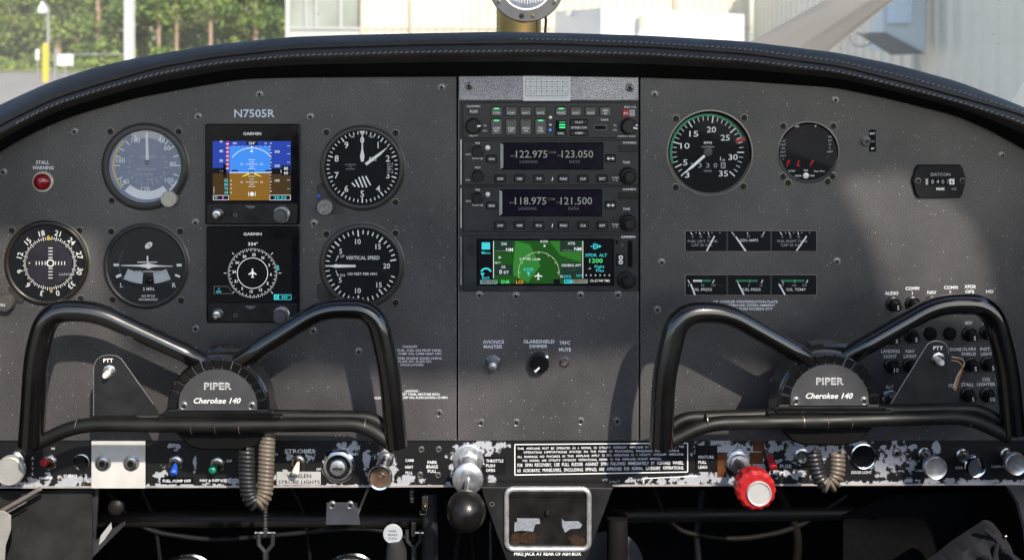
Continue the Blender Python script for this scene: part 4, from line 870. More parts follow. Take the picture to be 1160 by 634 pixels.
def scr1(b):
    w = 5.12; x0, y0, x1, y1 = 242.2, 159.4, 330.4, 226; hz = 195
    b.rect(x0, y0, x1, hz, w, SC_DSKY); b.rect(x0, hz, x1, y1, w, SC_DBR); b.rect(261.2, 165, 306.8, hz, w+.03, SC_SKY); b.rect(261.2, hz, 306.8, y1, w+.03, SC_BR); b.rect(x0+19, hz-.5, x1-23, hz+.3, w+.08, SC_W)
    w = 5.24; b.rect(258.5, y0, 260.2, 192, w, SC_RED)
    for i in range(7): b.rect(257.2, 162+i*4.6, 260.4, 163+i*4.6, w+.05, SC_W)
    b.rect(x0, 189.6, 257.5, 195.6, w, SC_BK); b.rect(254, 185, 257.6, 200, w, SC_BK); b.text('- -', 252.4, 192.6, 2.6, w+.08, SC_W)
    b.text('60', 251.8, 159.9, 2.4, w, SC_W); b.text('40', 251.8, 170.6, 3, w, SC_W); b.text('30', 251.8, 181.4, 3, w, SC_W)
    for i, t in enumerate(('85', '80', '74', '68')): b.text(t, 257.6, 203.7+i*4.5, 3, w, SC_CY, bold=1); b.rect(262.5, 203.2+i*4.5, 263.6, 204.4+i*4.5, w, SC_W)
    for i, t in enumerate(('S', 'X', 'Y')): b.text(t, 243.7, 212+i*2.7, 1.8, w, SC_W)
    b.rect(x0+.5, 220.4, 260.5, 225.7, w, SC_W); b.rect(x0+1, 220.9, 260, 225.2, w+.04, SC_BK); b.text('GS', 246, 223, 1.9, w+.08, SC_W); b.text('0', 254, 223, 2.8, w+.08, SC_MAG, bold=1)
    b.rect(280.5, 159.8, 293, 163.8, w, SC_BK); b.text('334°', 286.7, 161.8, 2.8, w+.08, SC_W, bold=.6); b.text('330', 267, 161.8, 2.2, w, SC_W); b.text('N', 302, 161.8, 2.0, w, SC_W)
    b.band(286.3, 195, 27.6, 28.3, 38, 142, w, SC_W); b.poly([(284.6,171.8), (288,171.8), (286.3,168.3)], w, SC_W); b.poly([(285,165.6), (287.6,165.6), (286.3,168)], w, SC_W)
    for i in range(9): b.rect(266+i*5, 164.6, 266.4+i*5, 165.6, w, SC_W)
    for dy, hw in ((-14.5, 4), (-12, 2.5), (-9.6, 6.8), (-7, 2.5), (-4.6, 4), (4, 4), (7.4, 2.5), (10.5, 6.8), (13, 2.5), (15.5, 4)): b.rect(286.3-hw, hz+dy-.25, 286.3+hw, hz+dy+.25, w, SC_W)
    for s_ in (-1, 1):
        b.text('10', 286.3+s_*11.2, hz-9.6, 2.2, w, SC_W); b.text('10', 286.3+s_*11.2, hz+10.5, 2.2, w, SC_W)
        b.poly([(286.3+s_*2.5,194.6), (286.3+s_*12,199.6), (286.3+s_*8,198.9), (286.3+s_*2.5,196.6)], w, SC_YEL); b.rect(286.3+s_*19-3.5, 191.8, 286.3+s_*19+3.5, 193.4, w, SC_BK)
    b.band(286.3, 195.2, 2.2, 3.0, 0, 180, w+.02, SC_BK)
    for i in range(16): b.rect(306.8, 161.5+i*3.6, 308 if i % 3 else 309, 162.2+i*3.6, w, SC_W)
    for t, y in (('300', 171.3), ('200', 187.2), ('100', 203.8)): b.text(t, 315, y, 2.8, w, SC_W)
    b.rect(309, 190, 320.5, 196.6, w+.03, SC_BK); b.rect(320, 187, 330, 198, w+.03, SC_BK); b.text('1', 319.4, 193.5, 3.4, w+.1, SC_W, bold=.6); b.text('80', 325, 190.2, 3.3, w+.1, SC_W, bold=.6); b.text('60', 325, 195.2, 3.3, w+.1, SC_W, bold=.6)
    for i, y in enumerate((164.5, 173.5, 183, 203, 213)): b.rect(326, y, 329.5, y+.4, w, SC_W if i != 4 else SC_GR)
    b.rect(306.5, 220, 330.2, 225.9, w+.03, SC_W); b.rect(307, 220.5, 329.7, 225.4, w+.06, SC_BK); b.text('30.03', 318.4, 223, 3.2, w+.1, SC_CY, width=14, bold=.8)
    b.rect(282.5, 216.5, 283.2, 221.5, w, SC_W); b.rect(290, 216.5, 290.7, 221.5, w, SC_W); b.lathe(286.6, 219, [(2.4, w-5+5), (.01, w+.02)], SC_W, 14)
def scr2(b):
    w = 5.12; b.rect(242.5, 269, 331, 340.5, w, SC_BK); w += .1; cx, cy = 287.2, 308
    b.text('334°', 287.7, 275.2, 3.4, w, SC_W, width=11, bold=.3); b.band(cx, cy, 16.8, 17.5, 0, 360, w, SC_W, 48)
    for i in range(72): b.ticks(cx, cy, 26.2 if i % 2 else 24.6, 28, [i*5+4], .5, w, SC_W)
    for i, t in enumerate(('N', '3', '6', 'E', '12', '15', 'S', '21', '24', 'W', '30', '33')): a = R(90-30*i-26+0*2+52-0); a = R(90-30*(i-11)-4); b.text(t, cx+20.8*cos(a), cy-20.8*sin(a), 3.0, w, SC_W, bold=.8)
    for a in (0, 45, 135, 180, 225, 315): b.ticks(cx, cy, 29.5, 32.5, [a], .5, w, SC_W)
    b.prism([(cx-.7,cy-5), (cx+.7,cy-5), (cx+.9,cy-1.6), (cx+4.6,cy+1), (cx+4.6,cy+2), (cx+.8,cy+.9), (cx+.6,cy+3.6), (cx+2,cy+4.8), (cx,cy+5.2), (cx-2,cy+4.8), (cx-.6,cy+3.6), (cx-.8,cy+.9), (cx-4.6,cy+2), (cx-4.6,cy+1), (cx-.9,cy-1.6)], w, w+.05, SC_W)
    b.poly([(314.5,298.5), (317.5,301), (315.2,302), (318,304), (315.5,304.6)], w, SC_CY)
    for q, c in ((0, GRYT), (.6, SC_BK)): b.poly([(243.5+q,322.6+q), (259.5,322.6+q), (262.5-q,326.5), (266-q,331.3-q), (243.5+q,331.3-q)], w+q*.1, c if q else SC_DIM)
    b.text('-|-', 249.2, 325.2, 2.4, w+.1, SC_CY); b.text('GPS', 249, 329, 2.4, w+.1, SC_CY, bold=.6)
    b.rect(311.3, 332, 331, 338, w, SC_CY); b.text('C', 314, 335, 3, w+.05, SC_BK, bold=1); b.rect(317, 332.6, 330.4, 337.4, w+.04, SC_BK); b.text('050°', 324, 335, 3.0, w+.08, SC_CY, bold=.8)
efis('upper square flight display showing blue sky and brown ground', 233.5, 140.2, 340, 253.6, 242, 159, 330, 226, scr1, 241.2)
efis('lower square flight display showing a white compass rose on black', 235, 255.6, 339.6, 364, 242, 272, 330, 340, scr2, 354)
# ------------------------------------------------------------------ radio stack
T = Thing('cover_plate', 'paler grey speckled blank plate above the radios with two screws', 'cover plate', 621.5, 99.5); mb = T.mb()
mb.box(519.8, 78, 723, 113.6, -.2, 2.2, PLATE, 2, .7); T.part('plate', mb); screw(T, 531.3, 97.2, 4.6, w=2.2); screw(T, 713, 99.2, 4.6, w=2.2)
T = Thing('calibration_card', 'translucent taped calibration card with a small printed grid on the pale plate', 'card', 619.2, 100.5, .0022); mb = T.mb()
mb.box(592.6, 85, 646, 114.4, 0, .35, M('card_paper', (.75,.75,.76), .35, var=.1, vscale=300), .4, .05); T.part('card', mb)
mb = T.mb()
for r_ in range(5): mb.rect(595.4, 87.2+r_*5.3, 643.4, 87.6+r_*5.3, .5, BLK)
for c_ in range(9): x = 595.4+c_*6+(0 if c_ == 0 else .0); mb.rect(x-.2, 87.2, x+.2, 108.6, .5, BLK)
for r_ in range(4):
    for c_ in range(8): mb.text(random.choice(['015', '30', '060', '9', '120', 'FOR', 'N', '33']), 598.4+c_*6, 89.9+r_*5.3, 1.5, .5, BLK)
mb.rect(596, 110, 642, 110.5, .5, GRYT); T.part('printed_grid', mb)
T = Thing('radio_rack', 'black metal rack frame surrounding the stacked radios', 'rack', 621.5, 220); mb = T.mb()
mb.box(520, 114.2, 723.2, 329.5, -.2, 1.0, M('rack_black', (.014,.014,.016), .5, var=.2), 1, .3); T.part('frame', mb)
mb = T.mb(); mb.box(521.6, 158, 523, 209, .9, 1.8, ALU, .2, .1); mb.box(521.6, 213, 523, 258, .9, 1.8, ALU, .2, .1); mb.box(521.8, 268, 522.8, 322, .9, 1.5, ALU, .2, .1); T.part('bright_worn_edge', mb)
FACE = M('radio_face', (.016,.0165,.021), .40, var=.12, bump=.15); BTN = M('rubber_button', (.008,.008,.010), .45, var=.2); BTNL = M('taupe_button', (.105,.100,.088), .35, var=.2)
WF = 3.0
def body(T, x0, y0, x1, y1, m=FACE): mb = T.mb(); mb.box(x0, y0, x1, y1, -.1, WF, m, 2, .7); T.part('faceplate', mb)
def button(T, x, y, wd, h, txt, m=BTN, th=2.6, led=None, tw=None, ty=0, two=None):
    mb = T.mb(); mb.box(x-wd/2-.5, y-h/2-.5, x+wd/2+.5, y+h/2+.5, WF-.2, WF+.35, BLKM, 1.6, .1); mb.box(x-wd/2, y-h/2, x+wd/2, y+h/2, WF, WF+2.2, m, 1.4, .7)
    if txt: mb.text(txt, x, y+ty, th, WF+2.3, LET, width=tw or min(wd-2.2, len(txt)*th*.82), bold=1)
    if two: mb.text(two, x, y+ty+th+.7, th, WF+2.3, LET, width=min(wd-2.4, len(two)*th*.8), bold=1)
    o = T.part('button', mb)
    if led is not None:
        l = T.mb(); l.box(x-2.9, y-h/2+1.1, x+2.9, y-h/2+2.5, WF+2.2, WF+2.5, SC_LED if led else M('dead_led', (.05,.05,.045), .4), .3, .05); T.part('indicator_light', l, parent=o)
    return o
def knob(T, x, y, r, h, m=BLK, inner=None, ptr=None, name='knob'):
    mb = T.mb(); N = 36; mb.lathe(x, y, [(r*1.08, WF), (r*1.04, WF+1.5), (r, WF+1.6), (r*.96, WF+h*.8), (r*.84, WF+h), (.01, WF+h)], m, N)
    if inner: mb.lathe(x, y, [(inner, WF+h-.5), (inner*.95, WF+h+6), (inner*.8, WF+h+7), (.01, WF+h+7)], m, 26); 
    if ptr:
        hh = WF+(h+7.1 if inner else h+.1)
        for a, r0, r1 in ptr: mb.ticks(x, y, r0, r1, [a], 1.5, hh, WHT)
    return T.part(name, mb)
# audio panel
T = Thing('audio_panel', 'audio panel with two rows of taupe buttons, some lit green', 'audio panel', 623, 136); body(T, 524, 116, 723.2, 156.2)
X1 = [562.3, 579, 595.4, 612, 635.3, 651.9, 668.5, 685.2]
for x, t, l in zip(X1, ('COM1', 'COM2', 'NAV1', 'NAV2', 'MUSIC', 'AUX1', 'AUX2', 'MAN'), (1, 0, 0, 0, 1, 0, 0, None)): button(T, x, 126, 12.4, 10, t, BTNL, 2.4, l, ty=1.6 if t != 'MAN' else -1.2, two='SQ' if t == 'MAN' else None)
for x, t, u, l in zip(X1[:4], ('COM1', 'COM2', 'SPKR', 'TEL'), ('MIC', 'MIC', '-PA', '+SEL'), (1, 0, 0, 1)): button(T, x, 143.4, 12.4, 18, t, BTNL, 2.4, l, ty=1.4, two=u)
button(T, 536.8, 126, 12, 6.4, 'PLAY', BTNL); button(T, 635, 150.6, 11.6, 5.6, '2SEL', BTN, 2.2); button(T, 655.6, 138.2, 20, 5.8, 'PILOT', BTN, 2.3, tw=9); button(T, 655.6, 150.4, 20, 5.8, 'CREW', BTN, 2.3, tw=9)
knob(T, 536.3, 142.4, 8.6, 9, ptr=[(5, 4, 8)], inner=None); knob(T, 711.6, 142.6, 9, 9, ptr=[(-15, 4, 8.6), (12, 6.8, 8.8)])
mb = T.mb(); mb.box(629, 136.4, 641, 147, WF-.1, WF+.5, BLKM, .6, .1)
for i in range(3): mb.box(633.2, 137.4+i*3, 640, 139+i*3, WF+.5, WF+.9, SC_LED if i else M('dim_led', (.02,.2,.08), .4, emit=(.02,.2,.08), estr=.5), .2, .05)
T.part('intercom_lights', mb)
mb = T.mb(); mb.box(704.6, 123.4, 711.8, 131.8, WF, WF+1.6, RED, .6, .4); mb.text('911', 708.2, 128, 2.6, WF+1.7, WHT, width=5, bold=.8); mb.box(712.3, 124, 718.6, 131.6, WF, WF+1.4, M('pale_key', (.45,.44,.45), .4), .6, .4); mb.text('T', 715.4, 128, 3, WF+1.6, BLK, bold=.8); T.part('emergency_keys', mb)
mb = T.mb(); mb.box(671.6, 140.6, 687.4, 147.8, WF-.1, WF+.8, DKST, 1, .3); mb.box(673.4, 142.2, 685.6, 146.2, WF+.7, WF+.95, BLKM, .4, .05); T.part('media_socket', mb)
mb = T.mb(); mb.lathe(623.3, 133, [(2.2, WF), (1.8, WF+.6), (.01, WF+.7)], ALU, 12); mb.lathe(623, 147, [(1.6, WF), (1.4, WF+.5), (.01, WF+.6)], M('blue_light', (.03,.1,.4), .3, emit=(.05,.2,.7), estr=.6), 12); mb.poly([(621.6,140.4), (625,140.4), (623.3,143)], WF+.1, WHT); T.part('status_lights', mb)
mb = T.mb(); 
for t, x, y, h, wd in (('GARMIN', 536.4, 120.4, 2.3, 15), ('INTERCOM', 655.6, 144.4, 2.2, 17), ('VOL', 549.4, 142, 2.0, 4), ('MUTE', 549.2, 148, 1.8, 5), ('PILOT', 536.5, 153.6, 1.8, 9), ('SPKR VOL', 713.4, 121.2, 2.0, 14), ('VOL', 696.2, 142, 2, 4), ('COPILOT PUSH', 709, 154.2, 1.9, 20), ('%MKR', 684.5, 135.6, 2, 9), ('SEL', 696.4, 147, 1.8, 5)): mb.text(t, x, y, h, WF+.12, LET, width=wd, bold=.5)
T.part('lettering', mb)
# nav and com radios
def radio(name, label, y0, y1, freq1, freq2, keys, dsp):
    T = Thing(name, label, 'radio', 623, (y0+y1)/2, group='radios with long digital windows'); body(T, 524.4, y0, 723, y1)
    dx0, dy0, dx1, dy1 = dsp; mb = T.mb(); mb.box(dx0-4.2, dy0-1.5, dx1+1.5, dy1+1.2, WF-.1, WF+1.2, BLKG, .8, .4); mb.prism([(dx0-4, dy0-.8), (dx0-.6, dy0+1), (dx0-.6, dy1-1.5), (dx0-4, dy1+.6)], WF+1, WF+1.6, M('display_edge', (.30,.29,.26), .4), .2); T.part('display_frame', mb)
    mb = T.mb(); mb.rect(dx0, dy0, dx1, dy1, WF+1.3, SC_LCDB); ym = (dy0+dy1)/2-2.4; w = WF+1.4
    mb.text(freq1, (dx0+31.4), ym, 8.0, w, SC_LCD, width=35.5); mb.text(freq2, (dx0+83), ym, 8.0, w, SC_LCD, width=35.5); mb.text('LOADING', dx0+28, ym+8.6, 3, w, SC_DIM, width=20); mb.text('DATA', dx0+80, ym+8.6, 3, w, SC_DIM, width=12); mb.text('COM', dx0+54.5, ym-2, 2.6, w, SC_DIM, width=8.6); mb.text('MAN', dx0+10.5, ym+2, 2, w, SC_DIM, width=5.5); mb.text('STB', dx0+63, ym+1.8, 2, w, SC_DIM, width=5); T.part('display', mb)
    for x, t in zip((566.4, 588.2, 610, 638, 660, 681.6), keys): button(T, x, y1-7.6, 11.8, 8, t, th=2.5)
    button(T, 556.8, y0+21, 11.6, 8, 'MON', th=2.5); b_ = button(T, 691, y0+20.4, 11.4, 8, '', th=3)
    mb = T.mb(); yy = y0+20.4; mb.rect(688, yy-.4, 694, yy+.4, WF+2.3, WHT)
    for s_ in (-1, 1): mb.poly([(691+s_*4.6, yy), (691+s_*2, yy-1.7), (691+s_*2, yy+1.7)], WF+2.32, WHT)
    T.part('swap_arrow', mb, parent=b_)
    knob(T, 541, y0+12, 6.4, 8); 
    if name == 'navigation_radio': knob(T, 541, y1-11, 6.4, 8)
    knob(T, 711, y1-11, 9.6, 6, inner=6.2, name='tuning_knob')
    mb = T.mb(); mb.lathe(552.4, y0+8.6, [(3.1, WF), (2.7, WF+.8), (.01, WF+1)], ALU, 16); T.part('photocell', mb)
    mb = T.mb(); mb.box(699.6, y0+6, 722, y0+13.6, WF-.3, WF+.5, BLK, 1, .3); T.part('card_door', mb)
    mb = T.mb()
    for t, x, y, h, wd in (('GARMIN', 712.4, y0+2.7, 2.3, 15), ('TUNE', 709, y0+25, 2.5, 8), ('SQ', 541, y0+3.2, 2, 5), ('COM VOL', 530.6, y0+16, 1.9, 6.5), ('PUSH SQ', 541, y0+20.6, 1.8, 12), ('PUSH', 696.8, y1-8.5, 1.8, 7.6), ('1-2', 696.8, y1-5.8, 1.8, 5), ('TEST' if 'nav' in name else '', 541, y1-20, 1.9, 7), ('VOL' if 'nav' in name else '', 530, y1-6, 1.9, 5)):
        if t: mb.text(t, x, y, h, WF+.12, LET, width=wd, bold=.5)
    T.part('lettering', mb); mb = T.mb(); mb.line(625, y1-5, 626, y1-9, .9, WF+.1, WHT); T.part('divider_mark', mb)
radio('navigation_radio', 'upper radio tuned to 122.975 with C/N and OBS keys', 158.6, 209.4, '122.975', '123.050', ('C/N', 'OBS', 'T/F', 'FUNC', 'CLR', 'ENT'), (570.6, 162.4, 681.5, 190.6))
radio('communication_radio', 'lower radio tuned to 118.975 with MEM and ICS keys', 211.2, 262, '118.975', '121.500', ('COM', 'MEM', 'ICS', 'FUNC', 'CLR', 'ENT'), (569.4, 215.2, 680, 243.2))
# gps navigator
T = Thing('gps_navigator', 'wide map navigator with a green moving map screen at the foot of the stack', 'navigator', 624, 297); body(T, 524.8, 265.4, 723, 329)
mb = T.mb(); mb.box(540, 269.6, 695, 322.6, WF-.1, WF+1.1, BLKG, 1.2, .6); T.part('screen_frame', mb)
b = T.mb(); w = WF+1.2; b.rect(542, 271.4, 693, 320.6, w, SC_BK); w += .08; b.rect(559, 271.6, 659.6, 320, w, SC_MAP); w += .08
b.poly([(584,272), (600,276), (612,300), (598,319), (580,310)], w-.04, EM('map_green2', (.03,.19,.03), .75)); b.poly([(622,272), (658,272), (658,296), (634,288)], w-.04, EM('map_green3', (.03,.17,.025), .7))
b.rect(545.6, 273.6, 555, 281.6, w, SC_CY); b.text('Menu', 550.4, 285.2, 3, w, SC_CY, width=9.6); b.band(550.5, 309, 5, 7, 25, 155, w, SC_CY); b.poly([(544,308), (549,308), (546.5,312)], w, SC_CY); b.text('Back', 550.4, 313.2, 3, w, SC_CY, width=8.6)
b.rect(558.6, 272, 559.3, 314, w, SC_W); b.rect(659.4, 272, 660.1, 314, w, SC_W)
b.rect(560, 272, 581, 284.6, w, SC_MAPD); b.text('DIS', 571, 275.2, 3, w+.05, SC_W); b.text('NM', 577, 281.8, 3.8, w+.05, SC_W, bold=.5); b.text('_ _ _ _', 566.5, 281.6, 2.4, w+.05, SC_W)
b.rect(634, 272, 657.6, 283.8, w, SC_MAPD); b.text('XTK', 647, 274.8, 3, w+.05, SC_W); b.text('NM', 654, 281, 3.8, w+.05, SC_W, bold=.5); b.text('_ _ _ _', 642.5, 281, 2.4, w+.05, SC_W)
b.text('>', 566, 290.6, 4, w, SC_W, bold=1); b.text('360 T', 563.6, 296.5, 2, w, SC_W); b.rect(560, 298.4, 581, 310.6, w, SC_MAPD); b.text('GS', 570, 301.2, 2.8, w+.05, SC_W); b.text('0', 567, 306.8, 4.6, w+.05, SC_W, bold=.4); b.text('KT', 573.4, 307.4, 3.2, w+.05, SC_W, bold=.6)
b.band(610, 307.5, 22.7, 23.2, -8, 196, w, EM('pale_arc', (.5,.6,.35), .7), 44); b.ticks(610, 307.5, 20.6, 22.6, range(0, 190, 30), .3, w, SC_W)
for i in range(5): b.band(610, 307.5, 22.6, 23.3, i*22, i*22+3, w+.02, SC_W, 2)
b.text('KVDI', 616, 272.6, 2.6, w, SC_W); b.ball(616.5, 277.5, w-1.2, 1.6, SC_W); b.text('(-3+8)', 594.5, 292, 2.6, w, SC_W, width=12); b.text('1.5NM', 607, 292.6, 2.2, w, SC_W, width=9); b.text('KSSB', 598.4, 304, 3.2, w, SC_CY, width=10.5); b.poly([(596.6,307), (600.4,307), (598.5,312)], w, SC_CY)
b.prism([(608.9,308), (610.1,308), (610.2,310.2), (614,311.4), (614,312.4), (610.2,311.9), (610,314.2), (611.4,315.4), (607.6,315.4), (609,314.2), (608.8,311.9), (605,312.4), (605,311.4), (608.8,310.2)], w, w+.05, SC_W)
b.rect(635, 296, 659, 316, w, SC_MAPD); b.text('DIS/BRG APT', 647, 299.4, 2.8, w+.05, SC_W, width=22); b.text('--- ---°', 647, 304.6, 2.6, w+.05, SC_DIM); b.text('X', 635.6, 312, 3, w+.05, SC_W); b.text('XXX', 642, 312, 3, w+.05, SC_CY); b.text('NXT', 656, 311, 2.4, w+.05, SC_CY)
b.rect(544, 316, 563, 320.4, w, SC_CY); b.rect(544.3, 316.2, 562.8, 320.2, w+.03, SC_LCD); b.text('TER TEST', 553.6, 318.2, 2.8, w+.08, SC_BK, width=17, bold=.5); b.text('ENR', 572.6, 318, 3.8, w+.05, SC_GR, width=9.6, bold=.5); b.rect(583.4, 315.6, 593.4, 320.4, w, SC_BK); b.text('LOI', 588.4, 318, 3.8, w+.05, SC_OR, width=8, bold=.5)
b.rect(626.5, 315, 634, 320.4, w, SC_BK); b.rect(638.6, 315.2, 648, 319.8, w, SC_CY); b.text('MAP', 643.2, 317.4, 2.6, w+.06, SC_BK); b.rect(648.4, 315.2, 665.4, 319.8, w, SC_LCD); b.text('TERR WPT1', 657, 317.4, 2.5, w+.05, SC_BK, width=16); b.text('Ch-27 P49 TMS', 679, 316.8, 2.6, w+.05, SC_W, width=22)
b.rect(668.4, 277.6, 670.4, 278.4, w, SC_CY); b.text('D', 674.4, 278, 6, w, SC_CY, bold=1); b.poly([(677.8,276.2), (681,278), (677.8,279.8)], w, SC_CY); b.rect(670, 277.6, 680, 278.4, w, SC_CY)
b.text('XPDR  ALT', 674.6, 288, 3.4, w, SC_CY, width=25, bold=.3); b.text('1200', 674.6, 294.2, 4.6, w, SC_GR, width=15, bold=.2); b.text('Flight', 678.6, 300.8, 3, w, SC_CY, width=11); b.text('Plan', 679, 305.2, 3, w, SC_CY, width=8.6); b.text('->', 667.4, 303, 2.6, w, SC_W)
for i in range(6): b.rect(663+i*5.2, 310, 664.2+i*5.2, 311.2, w, SC_W)
T.part('screen', b)
mb = T.mb(); mb.text('GARMIN', 711, 267.6, 2.5, WF+.12, WHT, width=16, bold=1); T.part('maker_lettering', mb)
mb = T.mb(); mb.box(710.4, 271.6, 716, 302, WF-.1, WF+.5, BLKM, 2, .3); mb.box(712, 273.6, 714.4, 300, WF+.4, WF+1.3, BLKG, 1, .3); T.part('card_slot', mb)
o = button(T, 702.4, 293.4, 9.4, 13, '', BTN); mb = T.mb(); mb.band(702.4, 290.4, 1.2, 2.4, 0, 360, WF+2.35, WHT, 20); mb.band(702.4, 295.6, 1.2, 2.4, 0, 360, WF+2.35, WHT, 20); T.part('home_symbol', mb, parent=o)
mb = T.mb(); mb.lathe(698.2, 273.4, [(1.8, WF), (1.5, WF+.4), (.01, WF+.4)], BLKG, 12); mb.lathe(704, 276.8, [(2.2, WF), (1.8, WF+.6), (.01, WF+.6)], DKST, 12); T.part('light_sensors', mb)
knob(T, 709.5, 315.6, 10.2, 6, inner=6.4)
# ------------------------------------------------------------------ circuit breakers
BRK = [(1011.5,344,'5','audio breaker marked 5, first of the top breaker row'), (1033.6,343.3,'10','first comm breaker marked 10, second in the top breaker row'), (1055.5,343,'5','nav breaker partly behind the yoke arm in the top row'),
 (1010,381,'5','breaker behind the yoke arm left of the second row'), (1032,379.7,'5','breaker marked 5 just below the right yoke arm, left end of the second row'), (1097.5,378,'5','breaker marked 5 under the ADV lettering'), (1117.4,376.4,'5','breaker at the right end of the second row beside the yoke grip'),
 (1009.5,413.7,'10','landing light breaker marked 10'), (1030.6,413,'5','nav light breaker beside the talk button bracket'), (1098.4,412.3,'5','glare shield breaker behind the twisted wires'), (1118,411.5,'5','instrument light breaker beside the yoke grip'),
 (1095.6,446.4,'5','stall breaker marked 5 in the bottom row'), (1117.6,446.4,'10','cigarette lighter breaker marked 10 in the bottom row')]
for i, (x, y, t, lb) in enumerate(BRK):
    T = Thing('circuit_breaker', lb, 'breaker', x, y, 0, group='round push breakers in the right panel'); mb = T.mb()
    mb.lathe(x, y, [(8.4, -.2), (8.2, 2.2), (6.8, 3), (6.6, 2.4), (5, 2.4)], BLK, 26); T.part('collar', mb)
    mb = T.mb(); xx, yy = x+1.4, y+2; mb.tube([(x, y, 2), (x+.4, y+.6, 6), (x+.8, y+1.2, 11)], [5.2, 5.3, 5.0], BLK, 20, corr=False); mb.text(t, x+.8, y+1.4, 4.6, 11.9, LET, bold=.5); T.part('push_cap', mb)
for i, (x, y) in enumerate(((1053.5,377.7), (1075.7,377.7))):
    T = Thing('blanking_plug', ['plain black domed plug, left of the pair in the second breaker row', 'plain black domed plug, right of the pair in the second breaker row'][i], 'plug', x, y, 0, group='domed hole plugs', solo=True); mb = T.mb()
    mb.lathe(x, y, [(7.6, -.2), (7.6, 1), (6.6, 2.6), (4, 3.8), (.01, 4.2)], BLKM, 24); T.done(mb)
T = Thing('alternator_switch', 'black alternator toggle in a silver threaded ring beside the right yoke hub', 'switch', 1008, 450.7); mb = T.mb()
mb.lathe(1008, 450.7, [(9.6, -.2), (9.6, 1.4), (8.2, 2.4), (7.6, 3.8), (5.8, 4), (5.4, 2.4), (.01, 2.4)], STEEL, 26); T.part('threaded_ring', mb); mb = T.mb(); mb.tube([(1008,452,2.6), (1006,458,12), (1004,464,18)], [3, 4.2, 4.6], BLK, 12); T.part('lever', mb)
# ------------------------------------------------------------------ lower switch strip
BLOBS = [(28,549,26,5), (75,548,45,9), (100,546,16,7), (140,551,60,3), (185,541,10,11), (200,551,60,4), (199,506,10,3), (220,528,2,12), (330,552,150,3.2), (262,546,14,3), (326,517,5,4), (338,541,22,8), (395,508,14,7), (415,520,4,16), (437,530,13,20), (455,545,22,6), (352,517,5,8),
 (512,528,3,14), (548,508,24,9), (532,520,19,16), (556,543,7,6), (508,548,4,3), (740,546,45,4), (790,546,44,6), (808,541,26,7), (822,510,30,14), (852,515,26,16), (884,505,18,9), (905,512,20,12), (900,538,28,5), (940,510,26,12), (968,502,18,4), (1014,520,22,19), (1000,532,14,10), (1062,508,4,8), (1075,546,50,3.4), (1120,547,60,3), (990,548,60,3), (1034,507,6,3)]
CHIP = chipped_mat('chipped_black_paint', BLOBS)
SP = Thing('switch_panel', 'long black lower switch panel with paint chipped to bare metal', 'switch panel', 580, 525, -.002); mb = SP.mb()
mb.prism([(-40,496), (1205,496), (1205,547.4), (900,549), (580,549.6), (200,551.4), (-40,551.4)], -4, 0, CHIP, .5); SP.part('panel_sheet', mb)
mb = SP.mb(); mb.prism([(-40,550.4), (580,548.8), (1205,546.6), (1205,548.8), (580,551), (-40,552.8)], -2, .7, M('lower_lip_metal', (.42,.38,.37), .5, .3, var=.3, vscale=50), .2); SP.part('lower_lip', mb)
lettering(SP, [('STARTER', 80, 538.5, 2.6, 16, .6), ('AIR', 54, 535.6, 2.4, 7, .6), ('MASTER', 52, 541, 2.4, 15, .6), ('ON', 60, 507.6, 2.2, 4, .6), ('ON', 199, 509.4, 2.2, 4, .6), ('OFF', 259.5, 521.8, 2.8, 6.6, .6), ('NAV & INSP LGTS', 243, 543.6, 2.8, 33, .6), ('STROBES', 339.5, 510.6, 4.4, 34, .7), ('ON', 312, 514, 2.4, 5, .4), ('CARB', 464, 521, 3, 9.6, .8), ('HEAT', 463.5, 528.6, 3, 9, .8), ('PULL', 463.5, 535, 3, 8, .8),
 ('PARK', 489.8, 523.2, 3.4, 11, 1), ('BRAKE', 489.6, 528.2, 3.4, 13, 1), ('PULL', 489.6, 533.2, 3.4, 10, 1), ('OFF', 361, 531, 2.4, 5, .4), ('R', 369, 515.6, 2.6, 2, .5), ('L', 378.6, 510.6, 2.6, 2, .5), ('BOTH', 391, 508.6, 2.6, 9, .6), ('START', 401.5, 514, 2.6, 9, .5), ('DOOR', 970, 534.6, 3, 11, .6), ('LIGHT', 982, 534.6, 3, 11, .6), ('CABIN', 1041.5, 532.6, 2.6, 9.5, .5), ('DEFR', 1086.8, 529.4, 2.8, 8.6, .5), ('CABIN A', 1130.5, 528, 2.8, 15, .5), ('FUSE', 890, 527.6, 3.8, 13, .3), ('5 AMPS', 880, 535.5, 3.8, 19, .3)])
for i, c_ in enumerate('MASTER'): pass
mb = SP.mb()
for i, c_ in enumerate('MASTER'[1:]): mb.text(c_, 37, 518.5+i*6, 3, .14, LET, bold=.5)
SP.part('vertical_lettering', mb)
for x, y in ((477.5,508.4), (497,508.2), (476,537), (496.3,537.4)): screw(SP, x, y, 3)
screw(SP, 1016, 513, 5.0)
def plate_label(name, label, x0, y0, x1, y1, m, items, tm, cat='label', ch=.1, tilt=0):
    T = Thing(name, label, cat, (x0+x1)/2, (y0+y1)/2, -.0015); mb = T.mb(); mb.box(x0, y0, x1, y1, 0, .6, m, .5, ch); T.part('backing', mb); mb = T.mb()
    for t, x, y, h, wd in items: mb.text(t, x, y, h, .72, tm, width=wd, bold=.8)
    T.part('lettering', mb); return T
plate_label('embossed_label', 'small black label under the blue fuel pump toggle', 182, 540.2, 219.4, 547.6, BLKG, [('FUEL PUMP OFF', 200.6, 544, 3, 32)], LET)
plate_label('paper_label', 'pale strobe light label strip under the ivory toggle', 313.6, 533.8, 363.4, 548.6, M('label_silver', (.42,.42,.42), .4), [('WHELEN', 338.5, 538.4, 4, 28), ('STROBE LIGHTS', 339, 545.4, 4, 47)], BLK)
